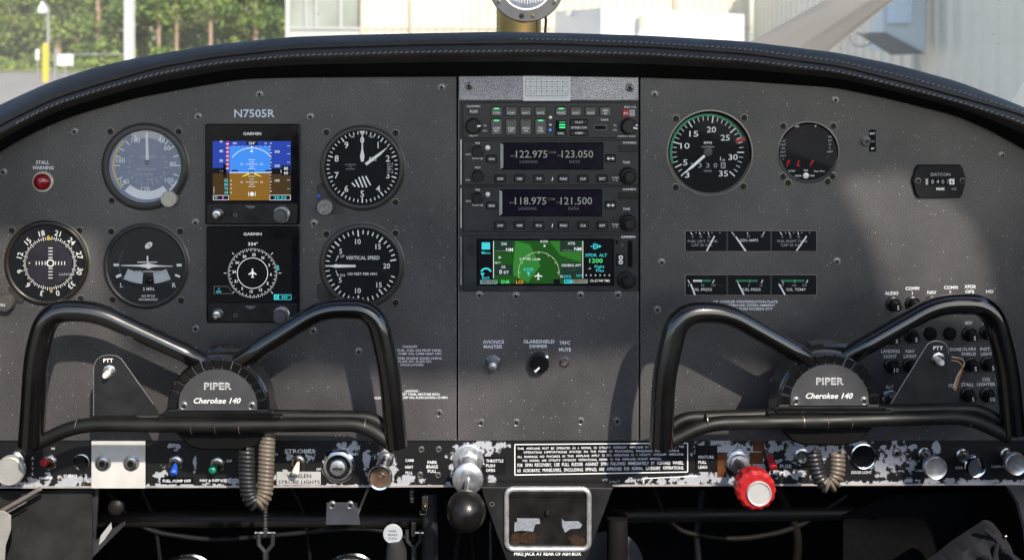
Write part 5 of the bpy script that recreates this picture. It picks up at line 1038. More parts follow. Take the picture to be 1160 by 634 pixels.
plate_label('embossed_label', 'black throttle push open label right of the throttle', 549.6, 516.4, 572.4, 537, BLK, [('THROTTLE', 560.4, 521.3, 3.2, 19.6), ('PUSH', 555.6, 526.7, 3.2, 10), ('OPEN', 555.6, 532, 3.2, 10)], LET)
plate_label('embossed_label', 'black mixture pull lean label between placard and red knob', 788, 504, 812.5, 533.6, BLK, [('MIXTURE', 799.8, 517, 3.2, 17.6), ('PULL', 795.6, 522.8, 3.2, 9), ('LEAN', 796, 528.4, 3.2, 9.6)], LET)
T = Thing('limitations_placard', 'wide black placard with a white border and six lines of operating limits', 'placard', 681, 519, -.0015); mb = T.mb()
mb.prism([(582.2,502), (779.6,500.4), (779.6,534.4), (582.2,538)], 0, .7, BLK, .15); T.part('plate', mb)
mb = T.mb(); q = .85
for (a, b_) in (((582.6,502.8), (779.2,501.2)), ((582.6,537.2), (779.2,533.8)), ((583.2,502.6), (583.2,537.4)), ((778.8,501), (778.8,534))): mb.line(*a, *b_, 1.1, .8, WHT)
LN = [('THIS AIRPLANE MUST BE OPERATED AS A NORMAL OR UTILITY CATEGORY AIRPLANE IN COMPLIANCE WITH THE', 586, 775, 507.4, 505.2, 2.3), ('OPERATING LIMITATIONS STATED IN THE FORM OF PLACARDS, MARKINGS AND MANUALS.', 593, 770, 511.8, 509.4, 2.3), ('ALL MARKINGS AND PLACARDS ON THIS AIRPLANE APPLY TO ITS OPERATION AS A UTILITY CATEGORY AIRPLANE.', 586, 775, 516.8, 513.6, 2.3), ('FOR NORMAL AND UTILITY CATEGORY OPERATIONS, REFER TO THE AIRPLANE FLIGHT MANUAL.', 592, 750, 521.2, 518.4, 2.3), ('FOR SPIN RECOVERY, USE FULL RUDDER AGAINST SPIN FOLLOWED IMMEDIATELY BY FORWARD WHEEL.', 586, 775, 526.2, 523.2, 3.5), ('NO ACROBATIC MANEUVERS, (INCLUDING SPINS) ARE APPROVED FOR NORMAL CATEGORY OPERATIONS.', 586, 775, 532.4, 528.8, 3.5)]
for t, x0, x1, ya, yb, h in LN:
    wd = t.split(); tot = len(t); 
    # words laid along the slightly sloping line
    pos = 0
    for q_ in wd:
        xa = x0+(x1-x0)*pos/tot; xb = x0+(x1-x0)*(pos+len(q_))/tot-.5; yy = ya+(yb-ya)*((xa+xb)/2-586)/190
        mb.text(q_, (xa+xb)/2, yy, h, .85, LET, width=max(.6, xb-xa), bold=.8); pos += len(q_)+1
T.part('lettering', mb)
mb = SP.mb(); mb.line(729, 541.4, 790, 538.6, 1.0, .3, WHT); mb.line(729, 541, 729, 547, 1.4, .3, WHT); SP.part('worn_border', mb)
# silver jack plate
T = Thing('jack_plate', 'bright square metal plate with two headphone sockets', 'jack plate', 134, 525.4); mb = T.mb()
mb.box(103.8, 498.8, 164.8, 552.4, -.2, 1.0, M('pale_satin_metal', (.68,.66,.63), .5, .25, var=.1, vscale=60), .6, .3); T.part('plate', mb)
for x in (117, 149): mb = T.mb(); mb.lathe(x, 523.6, [(9.6, 1), (9.2, 1.6), (7.4, 2), (7, 3.6), (5.2, 4.4), (3.6, 4.4), (3.2, 1.2), (.01, 1.2)], None, 28, mats=[ALU, ALU, STEEL, STEEL, STEEL, BLKM, BLKM]); T.part('socket', mb)
def toggle(label, bx, by, tx, ty, sleeve, r=7.2, ln=17, sr=4.2):
    T = Thing('toggle_switch', label, 'switch', bx, by, -.002, group='toggles in the lower switch panel'); mb = T.mb()
    mb.lathe(bx, by, [(r+1.6, -.2), (r+1.6, 1)], STEEL, 6, a0=.4); mb.lathe(bx, by, [(r, 1), (r, 2.4), (r-1.4, 3), (r-1.6, 4.6), (r-3.2, 5), (r-3.6, 2.6), (.01, 2.6)], None, 24, mats=[STEEL, STEEL, BRASS, BRASS, BRASS, BLKM]); T.part('nut', mb)
    mb = T.mb(); mx_, my_ = (bx+tx)/2, (by+ty)/2; mb.tube([(bx, by, 2), (bx*.6+tx*.4, by*.6+ty*.4, ln*.45), (bx*.35+tx*.65, by*.35+ty*.65, ln*.7), (bx*.1+tx*.9, by*.1+ty*.9, ln*.93), (tx, ty, ln)], [1.6, sr*.72, sr*.95, sr, sr*.7], sleeve, 16); T.part('lever_sleeve', mb); return T
toggle('master toggle with a red sleeve leaning left', 56.6, 523.2, 48.2, 523.2, RED)
toggle('fuel pump toggle with a bright blue sleeve', 199.3, 523.8, 196.4, 536.6, BLUE)
toggle('position light toggle with a green sleeve', 246.4, 525.6, 239.4, 533, GREEN)
toggle('strobe toggle with an ivory sleeve', 338, 523, 334, 537, IVORY)
T = Thing('starter_button_hole', 'round black starter button in a thin silver ring beside the jack plate', 'button', 92.4, 523.2, -.002); mb = T.mb()
mb.lathe(92.4, 523.2, [(9.8, -.1), (9.8, 1.6), (8.8, 2), (8.6, .6)], STEEL, 30); mb.f.pop(); mb.m.pop(); T.part('ring', mb); mb = T.mb(); mb.lathe(92.4, 523.2, [(8.7, .4), (7, .9), (.01, 1.2)], BLKG, 24); T.part('button', mb)
T = Thing('primer_knob', 'large pale knurled primer knob at the left edge of the switch panel', 'knob', 17, 521, -.002); mb = T.mb()
mb.lathe(17.5, 521, [(11, -.2), (11, 3), (8, 5), (5, 6), (.01, 6)], STEEL, 26); T.part('collar', mb); mb = T.mb(); mb.tube([(17,521,4), (13,530,24)], 5, STEEL, 14); T.part('shaft', mb)
mb = T.mb(); a_, b_ = mb.corr(10.5, 533.5, 27); mb.lathe(a_, b_, [(15, 20), (16, 21), (16, 27), (14.8, 28.4), (13, 28.2), (.01, 28.4)], M('pale_knob_metal', (.55,.55,.52), .4, .5, var=.12, bump=.4), 36); T.part('knob', mb)
T = Thing('ignition_switch', 'round chrome ignition key switch with position letters around it', 'ignition switch', 383.4, 526.6, -.002); mb = T.mb()
mb.lathe(383.4, 526.6, [(19.4, -.2), (19.2, 1.6), (16.4, 4.2), (13.6, 4.8), (12.8, 3.6), (10.6, 3.6), (10, 5.2), (.01, 5.4)], None, 44, mats=[CHR, CHR, ALU, CHR, BLKM, STEEL, STEEL]); T.part('escutcheon', mb)
mb = T.mb(); mb.lathe(383.2, 527.4, [(8.6, 5.3), (8.4, 7), (7.6, 7.4), (.01, 7.5)], ALU, 28); mb.box(377.6, 526.6, 389, 528.8, 7.4, 7.65, BLKM, 1, .02); mb.box(381.6, 525.6, 385.4, 529.8, 7.4, 7.7, DKST, .5, .02); T.part('key_cylinder', mb)
T = Thing('carburettor_heat_knob', 'chrome carburettor heat knob with a brown centre above the pedals', 'knob', 437, 519.5, -.002); mb = T.mb()
mb.lathe(437, 519.5, [(10, -.2), (9.6, 2), (7.4, 2.4), (7, 6), (4.5, 6.4), (.01, 6.4)], STEEL, 8, a0=.2); T.part('nut', mb); mb = T.mb(); mb.tube([(437,520,4), (434,531,22), (431.5,540,31)], [5.4, 5.2, 5], CHR, 14); T.part('shaft', mb)
mb = T.mb(); a_, b_ = mb.corr(430.4, 541.2, 33); mb.lathe(a_, b_, [(10, 27), (13.6, 29), (13.6, 32.6), (12.6, 34), (11, 33.4), (10.4, 32.4), (.01, 31.6)], None, 36, mats=[CHR, CHR, CHR, CHR, COPP, COPP]); mb.lathe(a_, b_, [(3, 31.9), (2.6, 32.6), (.01, 32.8)], COPP, 16); T.part('knob', mb)
# throttle
T = Thing('throttle', 'throttle with a stepped silver barrel and big dark round ball knob', 'throttle', 530.4, 519, -.002); mb = T.mb()
mb.lathe(530.4, 519.5, [(17.4, -.2), (17.2, 2.2), (15, 3)], ALU, 40); mb.lathe(530.6, 521.6, [(11.4, 2.8), (11.4, 8), (10, 9)], ALU, 6, a0=.52); mb.tube([(530.6,523,6), (530.3,531,14), (530,537,22)], [9.6, 9.6, 9.6], ALU, 24); T.part('mounting_nut', mb)
mb = T.mb(); a_, b_ = mb.corr(530, 542.5, 24); mb.lathe(a_, b_, [(14, 20), (17, 21.2), (17.2, 24), (15.5, 25.6), (7, 26.4), (6, 26.4), (.01, 26.4)], ALU, 44); T.part('friction_collar', mb)
mb = T.mb(); mb.tube([(530,542.5,25), (529,556,42), (528.4,566,54)], [3.2, 3.0, 3.0], STEEL, 14); T.part('shaft', mb)
mb = T.mb(); a_, b_ = mb.corr(528, 578.4, 62); mb.ball(a_, b_, 62, 21.2, M('throttle_ball', (.011,.010,.009), .30, .2, var=.35, vscale=60, bump=.15), n=24); T.part('ball_knob', mb)
# mixture
T = Thing('mixture_control', 'mixture control with a red fluted knob and white cap', 'mixture control', 835, 521, -.002); mb = T.mb()
mb.lathe(835, 521, [(15, -.2), (15, 2)], ALU, 6, a0=.3); mb.lathe(835, 521, [(13, 2), (12.6, 5), (9.6, 6), (9, 9), (5.5, 9.6), (.01, 9.6)], ALU, 32); T.part('mounting_nut', mb)
mb = T.mb(); mb.tube([(835.4,522,7), (841,530,26), (850,545,52)], [4.4, 4.2, 4.2], DKST, 14); T.part('shaft', mb)
mb = T.mb(); a_, b_ = mb.corr(856.4, 554.8, 57); N = 48; ri = 22.2
mb.lathe(a_, b_, [(9, 44), (17, 45)], RED, 40); N = 96; mb.prism([(a_+(ri*.95+.6*cos(14*2*PI*i/N))*cos(2*PI*i/N), b_+(ri*.95+.6*cos(14*2*PI*i/N))*sin(2*PI*i/N)) for i in range(N)], 45, 60, RED, 3); T.part('fluted_knob', mb)
mb = T.mb(); a_, b_ = mb.corr(860.2, 559.4, 62); mb.lathe(a_, b_, [(13.6, 58), (13.4, 61.4), (12.6, 62.4), (11.4, 61.8), (10.9, 61.2), (.01, 61.2)], M('white_cap', (.42,.41,.40), .45, var=.05), 36); T.part('centre_cap', mb)
for i, (x0, y0, x1, y1) in enumerate(((853,497,866,511), (849,512,864,525), (812.5,512,823,540))):
    T = Thing('adhesive_patch', ['brown translucent tape patch, upper one beside the mixture nut', 'brown translucent tape patch, lower one beside the mixture nut', 'brown tape strip left of the mixture nut'][i], 'tape', (x0+x1)/2, (y0+y1)/2, -.0018, solo=True); mb = T.mb(); mb.box(x0, y0, x1, y1, 0, .3, M('brown_tape', (.10,.035,.015), .35, var=.5, vscale=120), .3, .1); T.done(mb)
T = Thing('fuse_holder', 'small red fuse cap beside the right coiled cord', 'fuse', 872, 517, -.002); mb = T.mb(); mb.lathe(871, 516, [(4.6, -.2), (4.4, 2), (.01, 2.2)], STEEL, 16); T.part('base', mb); mb = T.mb(); mb.tube([(871.5,517,1), (874,524,8), (876.6,530.5,13)], [3.4, 4.4, 4.4], RED, 16); T.part('cap', mb)
T = Thing('ring_socket', 'empty round socket in a thin chrome ring right of the right cord', 'socket', 977.7, 516.3, -.002); mb = T.mb()
mb.lathe(977.7, 516.3, [(14.8, -.1), (14.8, 2), (13.6, 2.6), (12.4, 2), (12.2, .4)], CHR, 40); mb.f.pop(); mb.m.pop(); T.part('ring', mb); mb = T.mb(); mb.lathe(977.7, 516.3, [(12.4, .3), (9, .2), (.01, .15)], BLKG, 30); T.part('recess', mb)
T = Thing('grommet', 'round steel grommet behind the right coiled cord', 'grommet', 908, 516, -.002, solo=True); mb = T.mb(); mb.lathe(908, 516, [(9.4, -.2), (9.2, 2), (7, 3), (5, 2.4), (4.6, .5)], STEEL, 26); T.done(mb)
for i, (bx, by, kx, ky, r_, lb, mm) in enumerate(((1047,513.5,1060,530,12.6,'pale turned aluminium cabin air knob', ALU), (1090,515,1104.8,528.6,11.9,'dark mirror polished defroster knob', CHR), (1140,514,1151.4,525.6,12.2,'brushed cabin heat knob at the right edge', ALU))):
    T = Thing('cabin_air_control', lb, 'knob', bx, by, -.002, group='round metal pull knobs at the right of the switch panel'); mb = T.mb()
    mb.lathe(bx, by, [(7.4, -.2), (7.4, 1.6), (6, 2.6), (5.4, 5), (3.6, 5.4), (.01, 5.4)], STEEL, 22); T.part('bushing', mb)
    mb = T.mb(); mb.tube([(bx, by, 3), ((bx*2+kx)/3, (by*2+ky)/3, 12), (kx-1, ky-1, 24)], 3.4, STEEL, 12); T.part('shaft', mb)
    mb = T.mb(); a_, b_ = mb.corr(kx, ky, 28); mb.lathe(a_, b_, [(r_*.7, 22), (r_, 23.4), (r_, 28), (r_*.93, 29), (r_*.86, 28.4), (r_*.5, 27.7), (.01, 27.2)], mm, 40); T.part('knob', mb)
# ash tray pod
T = Thing('ashtray', 'worn ash box in a rounded chrome frame on a tapering black pod', 'ashtray', 620, 590, .012); mb = T.mb()
mb.prism([(545,551.4), (694.6,552.6), (691,562), (664.6,634), (664,660), (576,660), (573.4,634), (548,563)], -12, 0, M('pod_black', (.010,.010,.011), .5, var=.2, bump=.15), .8); T.part('pod', mb)
mb = T.mb(); o1 = mb.rrect(573.6, 552.8, 667, 620.6, 8, 6); path = [(x, y, 1.5) for x, y in o1]+[(o1[0][0], o1[0][1], 1.5)]; mb.tube(path, 2.9, M('satin_chrome', (.78,.78,.80), .34, .75, var=.25, vscale=120), 12, cap=False, corr=False); T.part('chrome_frame', mb)
ASHM = M('ash_lid', (.008,.0075,.007), .4, var=.5, vscale=60)
mb = T.mb(); mb.box(575, 554, 665.6, 619.6, 0, .5, ASHM, 7, .2); mb.box(576.5, 557, 664, 563, .4, 1.4, BLK, 2, .6); T.part('lid', mb)
WPT = M('bared_metal_patch', (.26,.28,.32), .55, .2, var=.35, vscale=500)
mb = T.mb(); mb.poly([(585.4,586), (611,586.4), (612,592.4), (606.5,593), (604,601.4), (591,600), (582.6,601.2), (583,591), (586,590)], .58, WPT); T.part('worn_patch', mb)
mb = T.mb(); mb.poly([(636.5,586.8), (639.4,589.6), (655,589.4), (659.6,593.6), (657,597.6), (646,598.4), (640,602.4), (636.8,595)], .58, WPT); T.part('worn_patch', mb)
mb = T.mb(); mb.lathe(620, 580, [(4, .4), (3.4, 3), (2, 5), (.01, 5.6)], BLK, 16); T.part('lid_knob', mb)
RST = M('rust', (.028,.016,.010), .85, var=.9, vscale=260, spec=.1)
mb = T.mb(); mb.poly([(579,606), (583,602.5), (590,603.5), (597,602), (606,603), (611,607), (607,613), (598,615), (590,613), (583,617), (579,613)], .56, RST); T.part('rust_stain', mb)
mb = T.mb(); mb.poly([(643,608), (650,604.5), (657,606), (663,610), (664,617), (655,618), (648,615)], .56, RST); T.part('rust_stain', mb)
mb = T.mb(); mb.text('MIKE JACK AT REAR OF ASH BOX', 620.4, 626.6, 3.8, .15, WHT, width=76, bold=1.2); T.part('lettering', mb)
mb = T.mb(); mb.band(557.4, 570.4, 2, 2.8, 0, 360, .2, ALU, 16); T.part('rivet', mb)
# ------------------------------------------------------------------ yokes
def yoke(label, rear, oy, Lpts, Rpts, barL, barR, hub, ptt, hubtxt, mir):
    hx, hb = hub     # hub centre x, base y
    T = Thing('control_yoke', label, 'yoke', hx, hb-30, .060, group='black ram-horn control yokes'); k_ = 1
    mb = T.mb()
    def arm(pts, rr, fil): p = fillet(pts, fil, 8); p = resample(p, 6); n_ = len(p); mb_ = MB(T); return p
    p = resample(fillet(Lpts, (26, 30, 22, 8), 8), 5); n_ = len(p); rad = [10.9+2.4*min(1, max(0, (n_*.62-i)/(n_*.25))) for i in range(n_)]
    mb.tube(p, rad, YOKE, 20); ph = T.part('grip', mb)
    mb = T.mb(); p = resample(fillet(Rpts, (26, 26, 22, 8), 8), 5); n_ = len(p); rad = [10.9+1.4*min(1, max(0, (n_*.62-i)/(n_*.25))) for i in range(n_)]
    mb.tube(p, rad, YOKE, 20); T.part('grip', mb)
    mb = T.mb(); mb.tube(resample(fillet(barL, 24, 6), 5), 8.0, BARM, 16); mb.tube(resample(fillet(barR, 24, 6), 5), 8.0, BARM, 16); T.part('cross_bar', mb)
    mb = T.mb()
    for q in ((-29, -2, 25) if mir else (-30, -3, 24)):
        x = hx+q; mb.tube([(x-.35, hb+22, 0), (x+.35, hb+22, 0)], 8.1, COPP, 18)
    for x in (barL[-2][0], barR[-2][0]): mb.tube([(x-.4, hb+21, 0), (x+.4, hb+21, 0)], 8.1, EDGE, 18)
    T.part('worn_seam', mb)
    # hub: deep base block, ribbed arch, cover plate
    mb = T.mb(); R1, R0 = 57, 44.5
    arch = [(hx+R1*cos(R(a)), hb-R1*.985*sin(R(a))) for a in range(0, 181, 6)]
    base = [(hx+(R1+1)*cos(R(a)), hb-(R1+1)*.985*sin(R(a))) for a in range(0, 181, 8)]+[(hx-R1-3, hb+14), (hx+R1+6, hb+14)]
    mb.prism(base, -26, 3, YOKE, 2.5); T.part('hub', mb)
    mb = T.mb(); mb.prism([(hx-R1, hb+10), (hx+R1+4, hb+10), (hx+R1+2, hb+30), (hx+40, hb+50), (hx+22, hb+54), (hx-22, hb+54), (hx-38, hb+49), (hx-R1+1, hb+30)], -28, -9, M('hub_underside', (.003,.003,.003), .75, var=.2, spec=.15), 3); T.part('lower_housing', mb)
    mb = T.mb()
    for i in range(15):
        a0 = 180*i/15+.6; a1 = 180*(i+1)/15-.6; pts = [(hx+r_*cos(R(a)), hb-r_*.985*sin(R(a))) for r_, a in [(R1-.5, a0), (R1-.5, (a0+a1)/2), (R1-.5, a1), (R0+1, a1), (R0+1, (a0+a1)/2), (R0+1, a0)]]
        mb.prism(pts, 2.8, 6.8, YOKE, .9)
    T.part('ribbed_rim', mb)
    mb = T.mb()
    for i in range(1, 15): a = 180*i/15; mb.ticks(hx, hb, R0+2, R1-1.5, [a], .45, 3.15, ALU)
    T.part('rib_wear', mb)
    mb = T.mb(); pl = [(hx+R0*cos(R(a)), hb-4-(R0-1)*sin(R(a))) for a in range(4, 177, 6)]+[(hx-R0, hb+2.5), (hx+R0, hb+2.5)]
    mb.prism(pl, 2.8, 5.4, M('cover_plate_grey', (.046,.046,.049), .5, var=.15, bump=.2), .5)
    pc = T.part('cover_plate', mb)
    mb = T.mb(); mb.text('PIPER', hx+.2, hb-25.4, 7.6, 5.55, M('piper_print', (.5,.5,.5), .5), width=31, bold=1.4); mb.text('PIPER', hx+.2, hb-25.4, 5.6, 5.6, M('piper_core', (.25,.25,.25), .5), width=29.5, bold=-.3); mb.text('Cherokee 140', hx-.5, hb-9, 6.0, 5.55, M('white_print', (.75,.75,.72), .5), width=53, bold=1.2, italic=1); T.part('lettering', mb)
    for q in (-38, 38.5): screw(T, hx+q, hb-3.5, 4.0, w=5.3)
    mb = T.mb(); mb.box(hx-R1-4, hb+3, hx+R1+6, hb+9.5, 2, 7.5, YOKE, 2, 1.2); mb.box(hx-R1-12, hb+9, hx+R1+16, hb+15.5, -4, 4.5, YOKE, 3, 1.5); mb.prism([(hx-22, hb-50), (hx-16, hb-62), (hx-2, hb-64.5), (hx+26, hb-64), (hx+36, hb-56), (hx+20, hb-45)], -22, -3, YOKE, 3); T.part('base_rail', mb)
    for q_ in rear: mb = T.mb(); mb.tube(resample(fillet(q_, 16, 6), 5), 6.8, BARM, 16); T.part('rear_bar', mb)
    # shaft into the panel
    mb = T.mb(); mb.tube([(hx+2, hb-6, -22), (hx+6, hb-16, -74)], 14, DKST, 24, corr=False); T.part('shaft', mb)
    # talk button bracket
    mb = T.mb(); pts, bx, by, tx, ty = ptt
    mb.prism(pts, -10.8, -9.2, M('bracket_black', (.013,.013,.014), .45, var=.2, bump=.2), .35); 
    pts2 = pts+[pts[0]]; br = T.part('talk_bracket', mb)
    mb = T.mb(); mb.tube([(x, y, -9.3) for x, y in pts[:-1]], .42, M('bare_edge', (.35,.34,.33), .4, .6), 6, corr=False); T.part('bare_edge', mb, parent=br)
    mb = T.mb(); mb.lathe(bx, by, [(7.8, -9.4), (7.6, -7.6), (6.4, -7), (4.8, -7), (4.6, -5.6), (.01, -5.4)], STEEL, 8); a_ = (bx-1, by+1.5); mb.lathe(a_[0], a_[1], [(3.8, -6), (3.7, 1), (2.6, 3), (.01, 3.2)], M('pale_button', (.72,.68,.62), .35, .2), 18); T.part('talk_button', mb, parent=br)
    mb = T.mb(); mb.text('PTT', tx, ty, 4.2, -9.0, WHT, width=11, bold=1); T.part('bracket_lettering', mb, parent=br)
    return T
L1 = [(34.5, 503, 5), (41, 400, 6), (55, 351.5, 4), (108, 352, 2), (214, 401.5, 0), (236, 414, -9)]
R1_ = [(449.5, 505, 5), (441, 420, 6), (425, 349.5, 4), (366, 349.5, 2), (289, 398, 0), (266, 412, -9)]
yoke('left control yoke, in front of the turn coordinator', [[(446,494,-4), (424,472,-8), (296,470.5,-8)]], 0, L1, R1_, [(38, 504, 3), (88, 480.5, 0), (248, 481.5, 0)], [(447, 506, 3), (414, 480, 0), (248, 481.5, 0)], (248, 460.5),
 ([(102.5,474), (102.5,425), (103,417), (106,410), (112,406), (120,404.8), (128,405.4), (134,409), (171,461), (178,474)], 120.7, 423.4, 119.3, 411), 0, False)
L2 = [(749, 505, 5), (752, 425, 6), (769, 353.5, 4), (822, 353.5, 2), (904, 400, 0), (926, 413, -9)]
R2_ = [(1148, 490, 5), (1140, 410, 6), (1122, 344, 4), (1062, 344, 2), (977, 393, 0), (954, 407, -9)]
yoke('right control yoke, in front of the circuit breakers', [[(751,492,-4), (772,473,-8), (890,468.5,-8)], [(1142,482,-4), (1108,462.5,-8), (986,464.5,-8)]], 0, L2, R2_, [(746, 506, 3), (800, 479, 0), (938, 476.5, 0)], [(1142, 494, 3), (1096, 471.5, 0), (938, 476.5, 0)], (938, 455),
 ([(1012,462), (1052,397), (1056,391.5), (1062,389), (1069,389), (1075,391.6), (1078.5,397), (1079.4,404), (1079.4,462)], 1067, 409, 1067, 396.8), 0, True)
# wires behind the right talk button
T = Thing('twisted_wires', 'thin cream and orange wires hanging behind the right talk button bracket', 'wires', 1088, 415, .03); 
for c_, pts in ((M('cream_wire', (.6,.5,.38), .5), [(1078,404,4), (1090,406,2), (1093,412,0), (1084,426,0), (1080,440,2)]), (M('orange_wire', (.6,.28,.08), .5), [(1078,408,4), (1086,409,3), (1091,415,1), (1086,428,0), (1082,442,2)])):
    mb = T.mb(); mb.tube(resample(fillet(pts, 5, 5), 2), .9, c_, 8); T.part('wire', mb)
# coiled cords
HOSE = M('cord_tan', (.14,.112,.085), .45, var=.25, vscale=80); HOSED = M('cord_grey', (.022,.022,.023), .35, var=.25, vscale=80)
def coil(label, pts, r_, pitch, dark, wire=2.7):
    T = Thing('coiled_cord', label, 'cord', pts[0][0], pts[0][1], .05, group='coiled talk button cords'); P_ = resample(fillet(pts, 30, 10), .8); mb = T.mb(); L = 0; hel = []; prev = None
    V = [Vector(p) for p in P_]; s_ = [0]
    for a, b in zip(V, V[1:]): s_.append(s_[-1]+(b-a).length)
    up = Vector((0, 0, 1)); st = pitch/14; x = 0; i = 0
    while x < s_[-1]-.01:
        while s_[i+1] < x: i += 1
        t = (V[i+1]-V[i]).normalized(); c = V[i].lerp(V[i+1], (x-s_[i])/(s_[i+1]-s_[i])); n1 = up; n2 = t.cross(n1).normalized(); a = 2*PI*x/pitch
        hel.append(tuple(c+n1*r_*cos(a)+n2*r_*sin(a))); x += st
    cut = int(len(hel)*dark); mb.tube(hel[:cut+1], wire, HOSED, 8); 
    if cut: T.part('dark_coil', mb)  # first stretch of the cord in dark grey
    mb = T.mb(); mb.tube(hel[cut:], wire, HOSE, 8); T.part('coil', mb); return T
coil('tan coiled cord hanging in a loop under the left yoke hub', [(279,508,0), (280,545,3), (282,563,4), (291,573,5), (300,562,4), (301,540,2), (303,488,-6)], 7.6, 4.7, .44, 2.3)
coil('tan coiled cord in a short loop under the right yoke hub', [(921,511,0), (925,532,4), (930,545,5), (939,551,6), (947,543,5), (949,530,3), (948,512,0)], 7.2, 4.9, .45, 2.3)
# ------------------------------------------------------------------ below the panel
DARK = M('footwell_black', (.004,.004,.005), .8, var=.4, vscale=20, spec=.1)
def wall(name, x0, x1, y0, y1, z0, z1, m, label=None, cat=None):
    vs, fs = bxv(x0, x1, y0, y1, z0, z1); return plain(name, vs, fs, m, kind='structure')
ZB = at(0, 548, 0).z
wall('firewall', -.56, .60, .46, .48, -.8, .12, DARK)
wall('cabin_floor', -.60, .64, -1.6, .46, -.82, -.80, KICK)
wall('cabin_wall', -.585, -.56, -.15, .47, -.8, at(0, 150, 0).z, KICK); wall('cabin_wall', .595, .62, -.15, .47, -.8, at(0, 150, 0).z, KICK)
wall('panel_underside', -.56, .59, .02, .46, ZB+.004, ZB+.008, DARK)
def tubeT(name, label, cat, pts, r_, m, d=0, group=None, n=14):
    T = Thing(name, label, cat, pts[0][0], pts[0][1], d, group=group, solo=True); mb = T.mb(); mb.tube(resample(pts, 8), r_, m, n); return T.done(mb)
GMET = M('grey_painted_tube', (.010,.009,.0085), .5, spec=.25, var=.4, vscale=20)
tubeT('cross_tube', 'dim horizontal support tube below the left switches', 'tube', [(110,587,0), (480,588,0)], 9, GMET, -.1); tubeT('cross_tube', 'dim horizontal support tube below the mixture control', 'tube', [(690,583,0), (1010,580,0)], 8, GMET, -.1)
tubeT('support_post', 'dark vertical post right of the ashtray', 'post', [(699,585,0), (699,650,0)], 12, GMET, -.08); tubeT('support_post', 'dark vertical post below the throttle', 'post', [(487,556,0), (487,650,0)], 9, M('dim_post', (.02,.02,.022), .5), -.06)
tubeT('support_post', 'thin dark post under the throttle ball', 'post', [(556,590,0), (556,650,0)], 2, DKST, -.04)
T = Thing('round_pulley_plate', 'blue grey curved plate behind the right side of the ashtray', 'plate', 705, 640, -.12, solo=True); mb = T.mb(); mb.lathe(690, 640, [(39, -2), (39, 0), (38, .6), (.01, .8)], M('plate_bluegrey', (.035,.038,.048), .5, var=.2), 40); T.done(mb)
def rods(T, x, y0, y1):
    mb = T.mb(); mb.tube([(x, y0, 0), (x-.4, y1, 0)], 2.4, DKST, 10); T.part('rod', mb)
    mb = T.mb(); [mb.tube([(x-.2, y0+2+i*3.6, 0), (x-.2, y0+3.6+i*3.6, 0)], 3.2, STEEL, 10) for i in range(int((y1-y0)/3.6)-1)]; T.part('threaded_sleeve', mb)
T = Thing('control_linkage', 'threaded rod and fork hanging below the left coiled cord', 'linkage', 301, 590, -.03); rods(T, 301, 566, 606)
mb = T.mb(); mb.tube([(293,602,0), (293,616,0), (300,624,0), (300,650,0)], 2.6, DKST, 10); mb.tube([(309,602,0), (309,616,0), (302,624,0), (302,650,0)], 2.6, DKST, 10); T.part('fork', mb); mb = T.mb(); mb.tube([(289,603,0), (312,603,0)], 2.2, STEEL, 10); T.part('pin', mb)
T = Thing('control_linkage', 'threaded rod and fork below the carburettor heat lettering', 'linkage', 467, 590, -.03); rods(T, 467, 553, 568); mb = T.mb(); mb.tube([(468.5,590,0), (468.5,606,0)], 2.8, STEEL, 10); T.part('threaded_sleeve', mb)
mb = T.mb(); mb.tube([(461,600,0), (461,612,0), (468,619,0), (468,650,0)], 2.2, DKST, 10); mb.tube([(476,600,0), (476,612,0), (470,619,0), (470,650,0)], 2.2, DKST, 10); T.part('fork', mb); mb = T.mb(); mb.tube([(470,603,0), (480,603,0)], 2.2, STEEL, 10); T.part('pin', mb)
T = Thing('latch_clip', 'small steel clip with a brass stud beside the throttle ball', 'clip', 481, 572, -.02); mb = T.mb(); mb.tube([(483,560,0), (483,582,0), (476,582,0), (476,578,0)], 1, STEEL, 8); mb.box(478, 562, 485, 577, -1, .4, DKST, 1); T.part('clip', mb); mb = T.mb(); mb.ball(481.5, 572.5, 1, 2.4, BRASS); T.part('stud', mb)
T = Thing('mounting_bracket', 'dull grey bracket with two bright screws under the ignition switch', 'bracket', 387, 578, -.02); mb = T.mb(); mb.prism([(370,569), (405,569), (408,594), (369,594)], -1, 0, M('bracket_grey', (.04,.043,.055), .5, var=.2), .3); T.part('plate', mb); screw(T, 376.6, 571.2, 4.2); screw(T, 397, 571.2, 4.2)
tubeT('stay_rod', 'thin angled stay rod beside the grey bracket', 'rod', [(417,553,0), (405,582,0)], 1.6, EDGE, -.02)
T = Thing('park_brake_control', 'round pale park brake tag low in the footwell', 'handle', 445, 604, .01); mb = T.mb(); mb.tube([(447,610,-3), (449,624,-8), (448,660,-14)], [8, 12, 13], M('dark_grip', (.03,.03,.032), .6), 14); T.part('grip', mb); mb = T.mb(); mb.lathe(445, 604, [(11, -.5), (11, 1), (10.4, 1.5), (.01, 1.6)], M('tag_white', (.40,.42,.45), .5, var=.05), 32)
mb.text('PARK', 445, 600.2, 2.4, 1.75, BLK, width=9); mb.text('BRAKE', 445, 604.4, 2.4, 1.75, BLK, width=10); mb.text('PUSH', 445, 608.6, 2.4, 1.75, BLK, width=9); T.part('tag', mb)
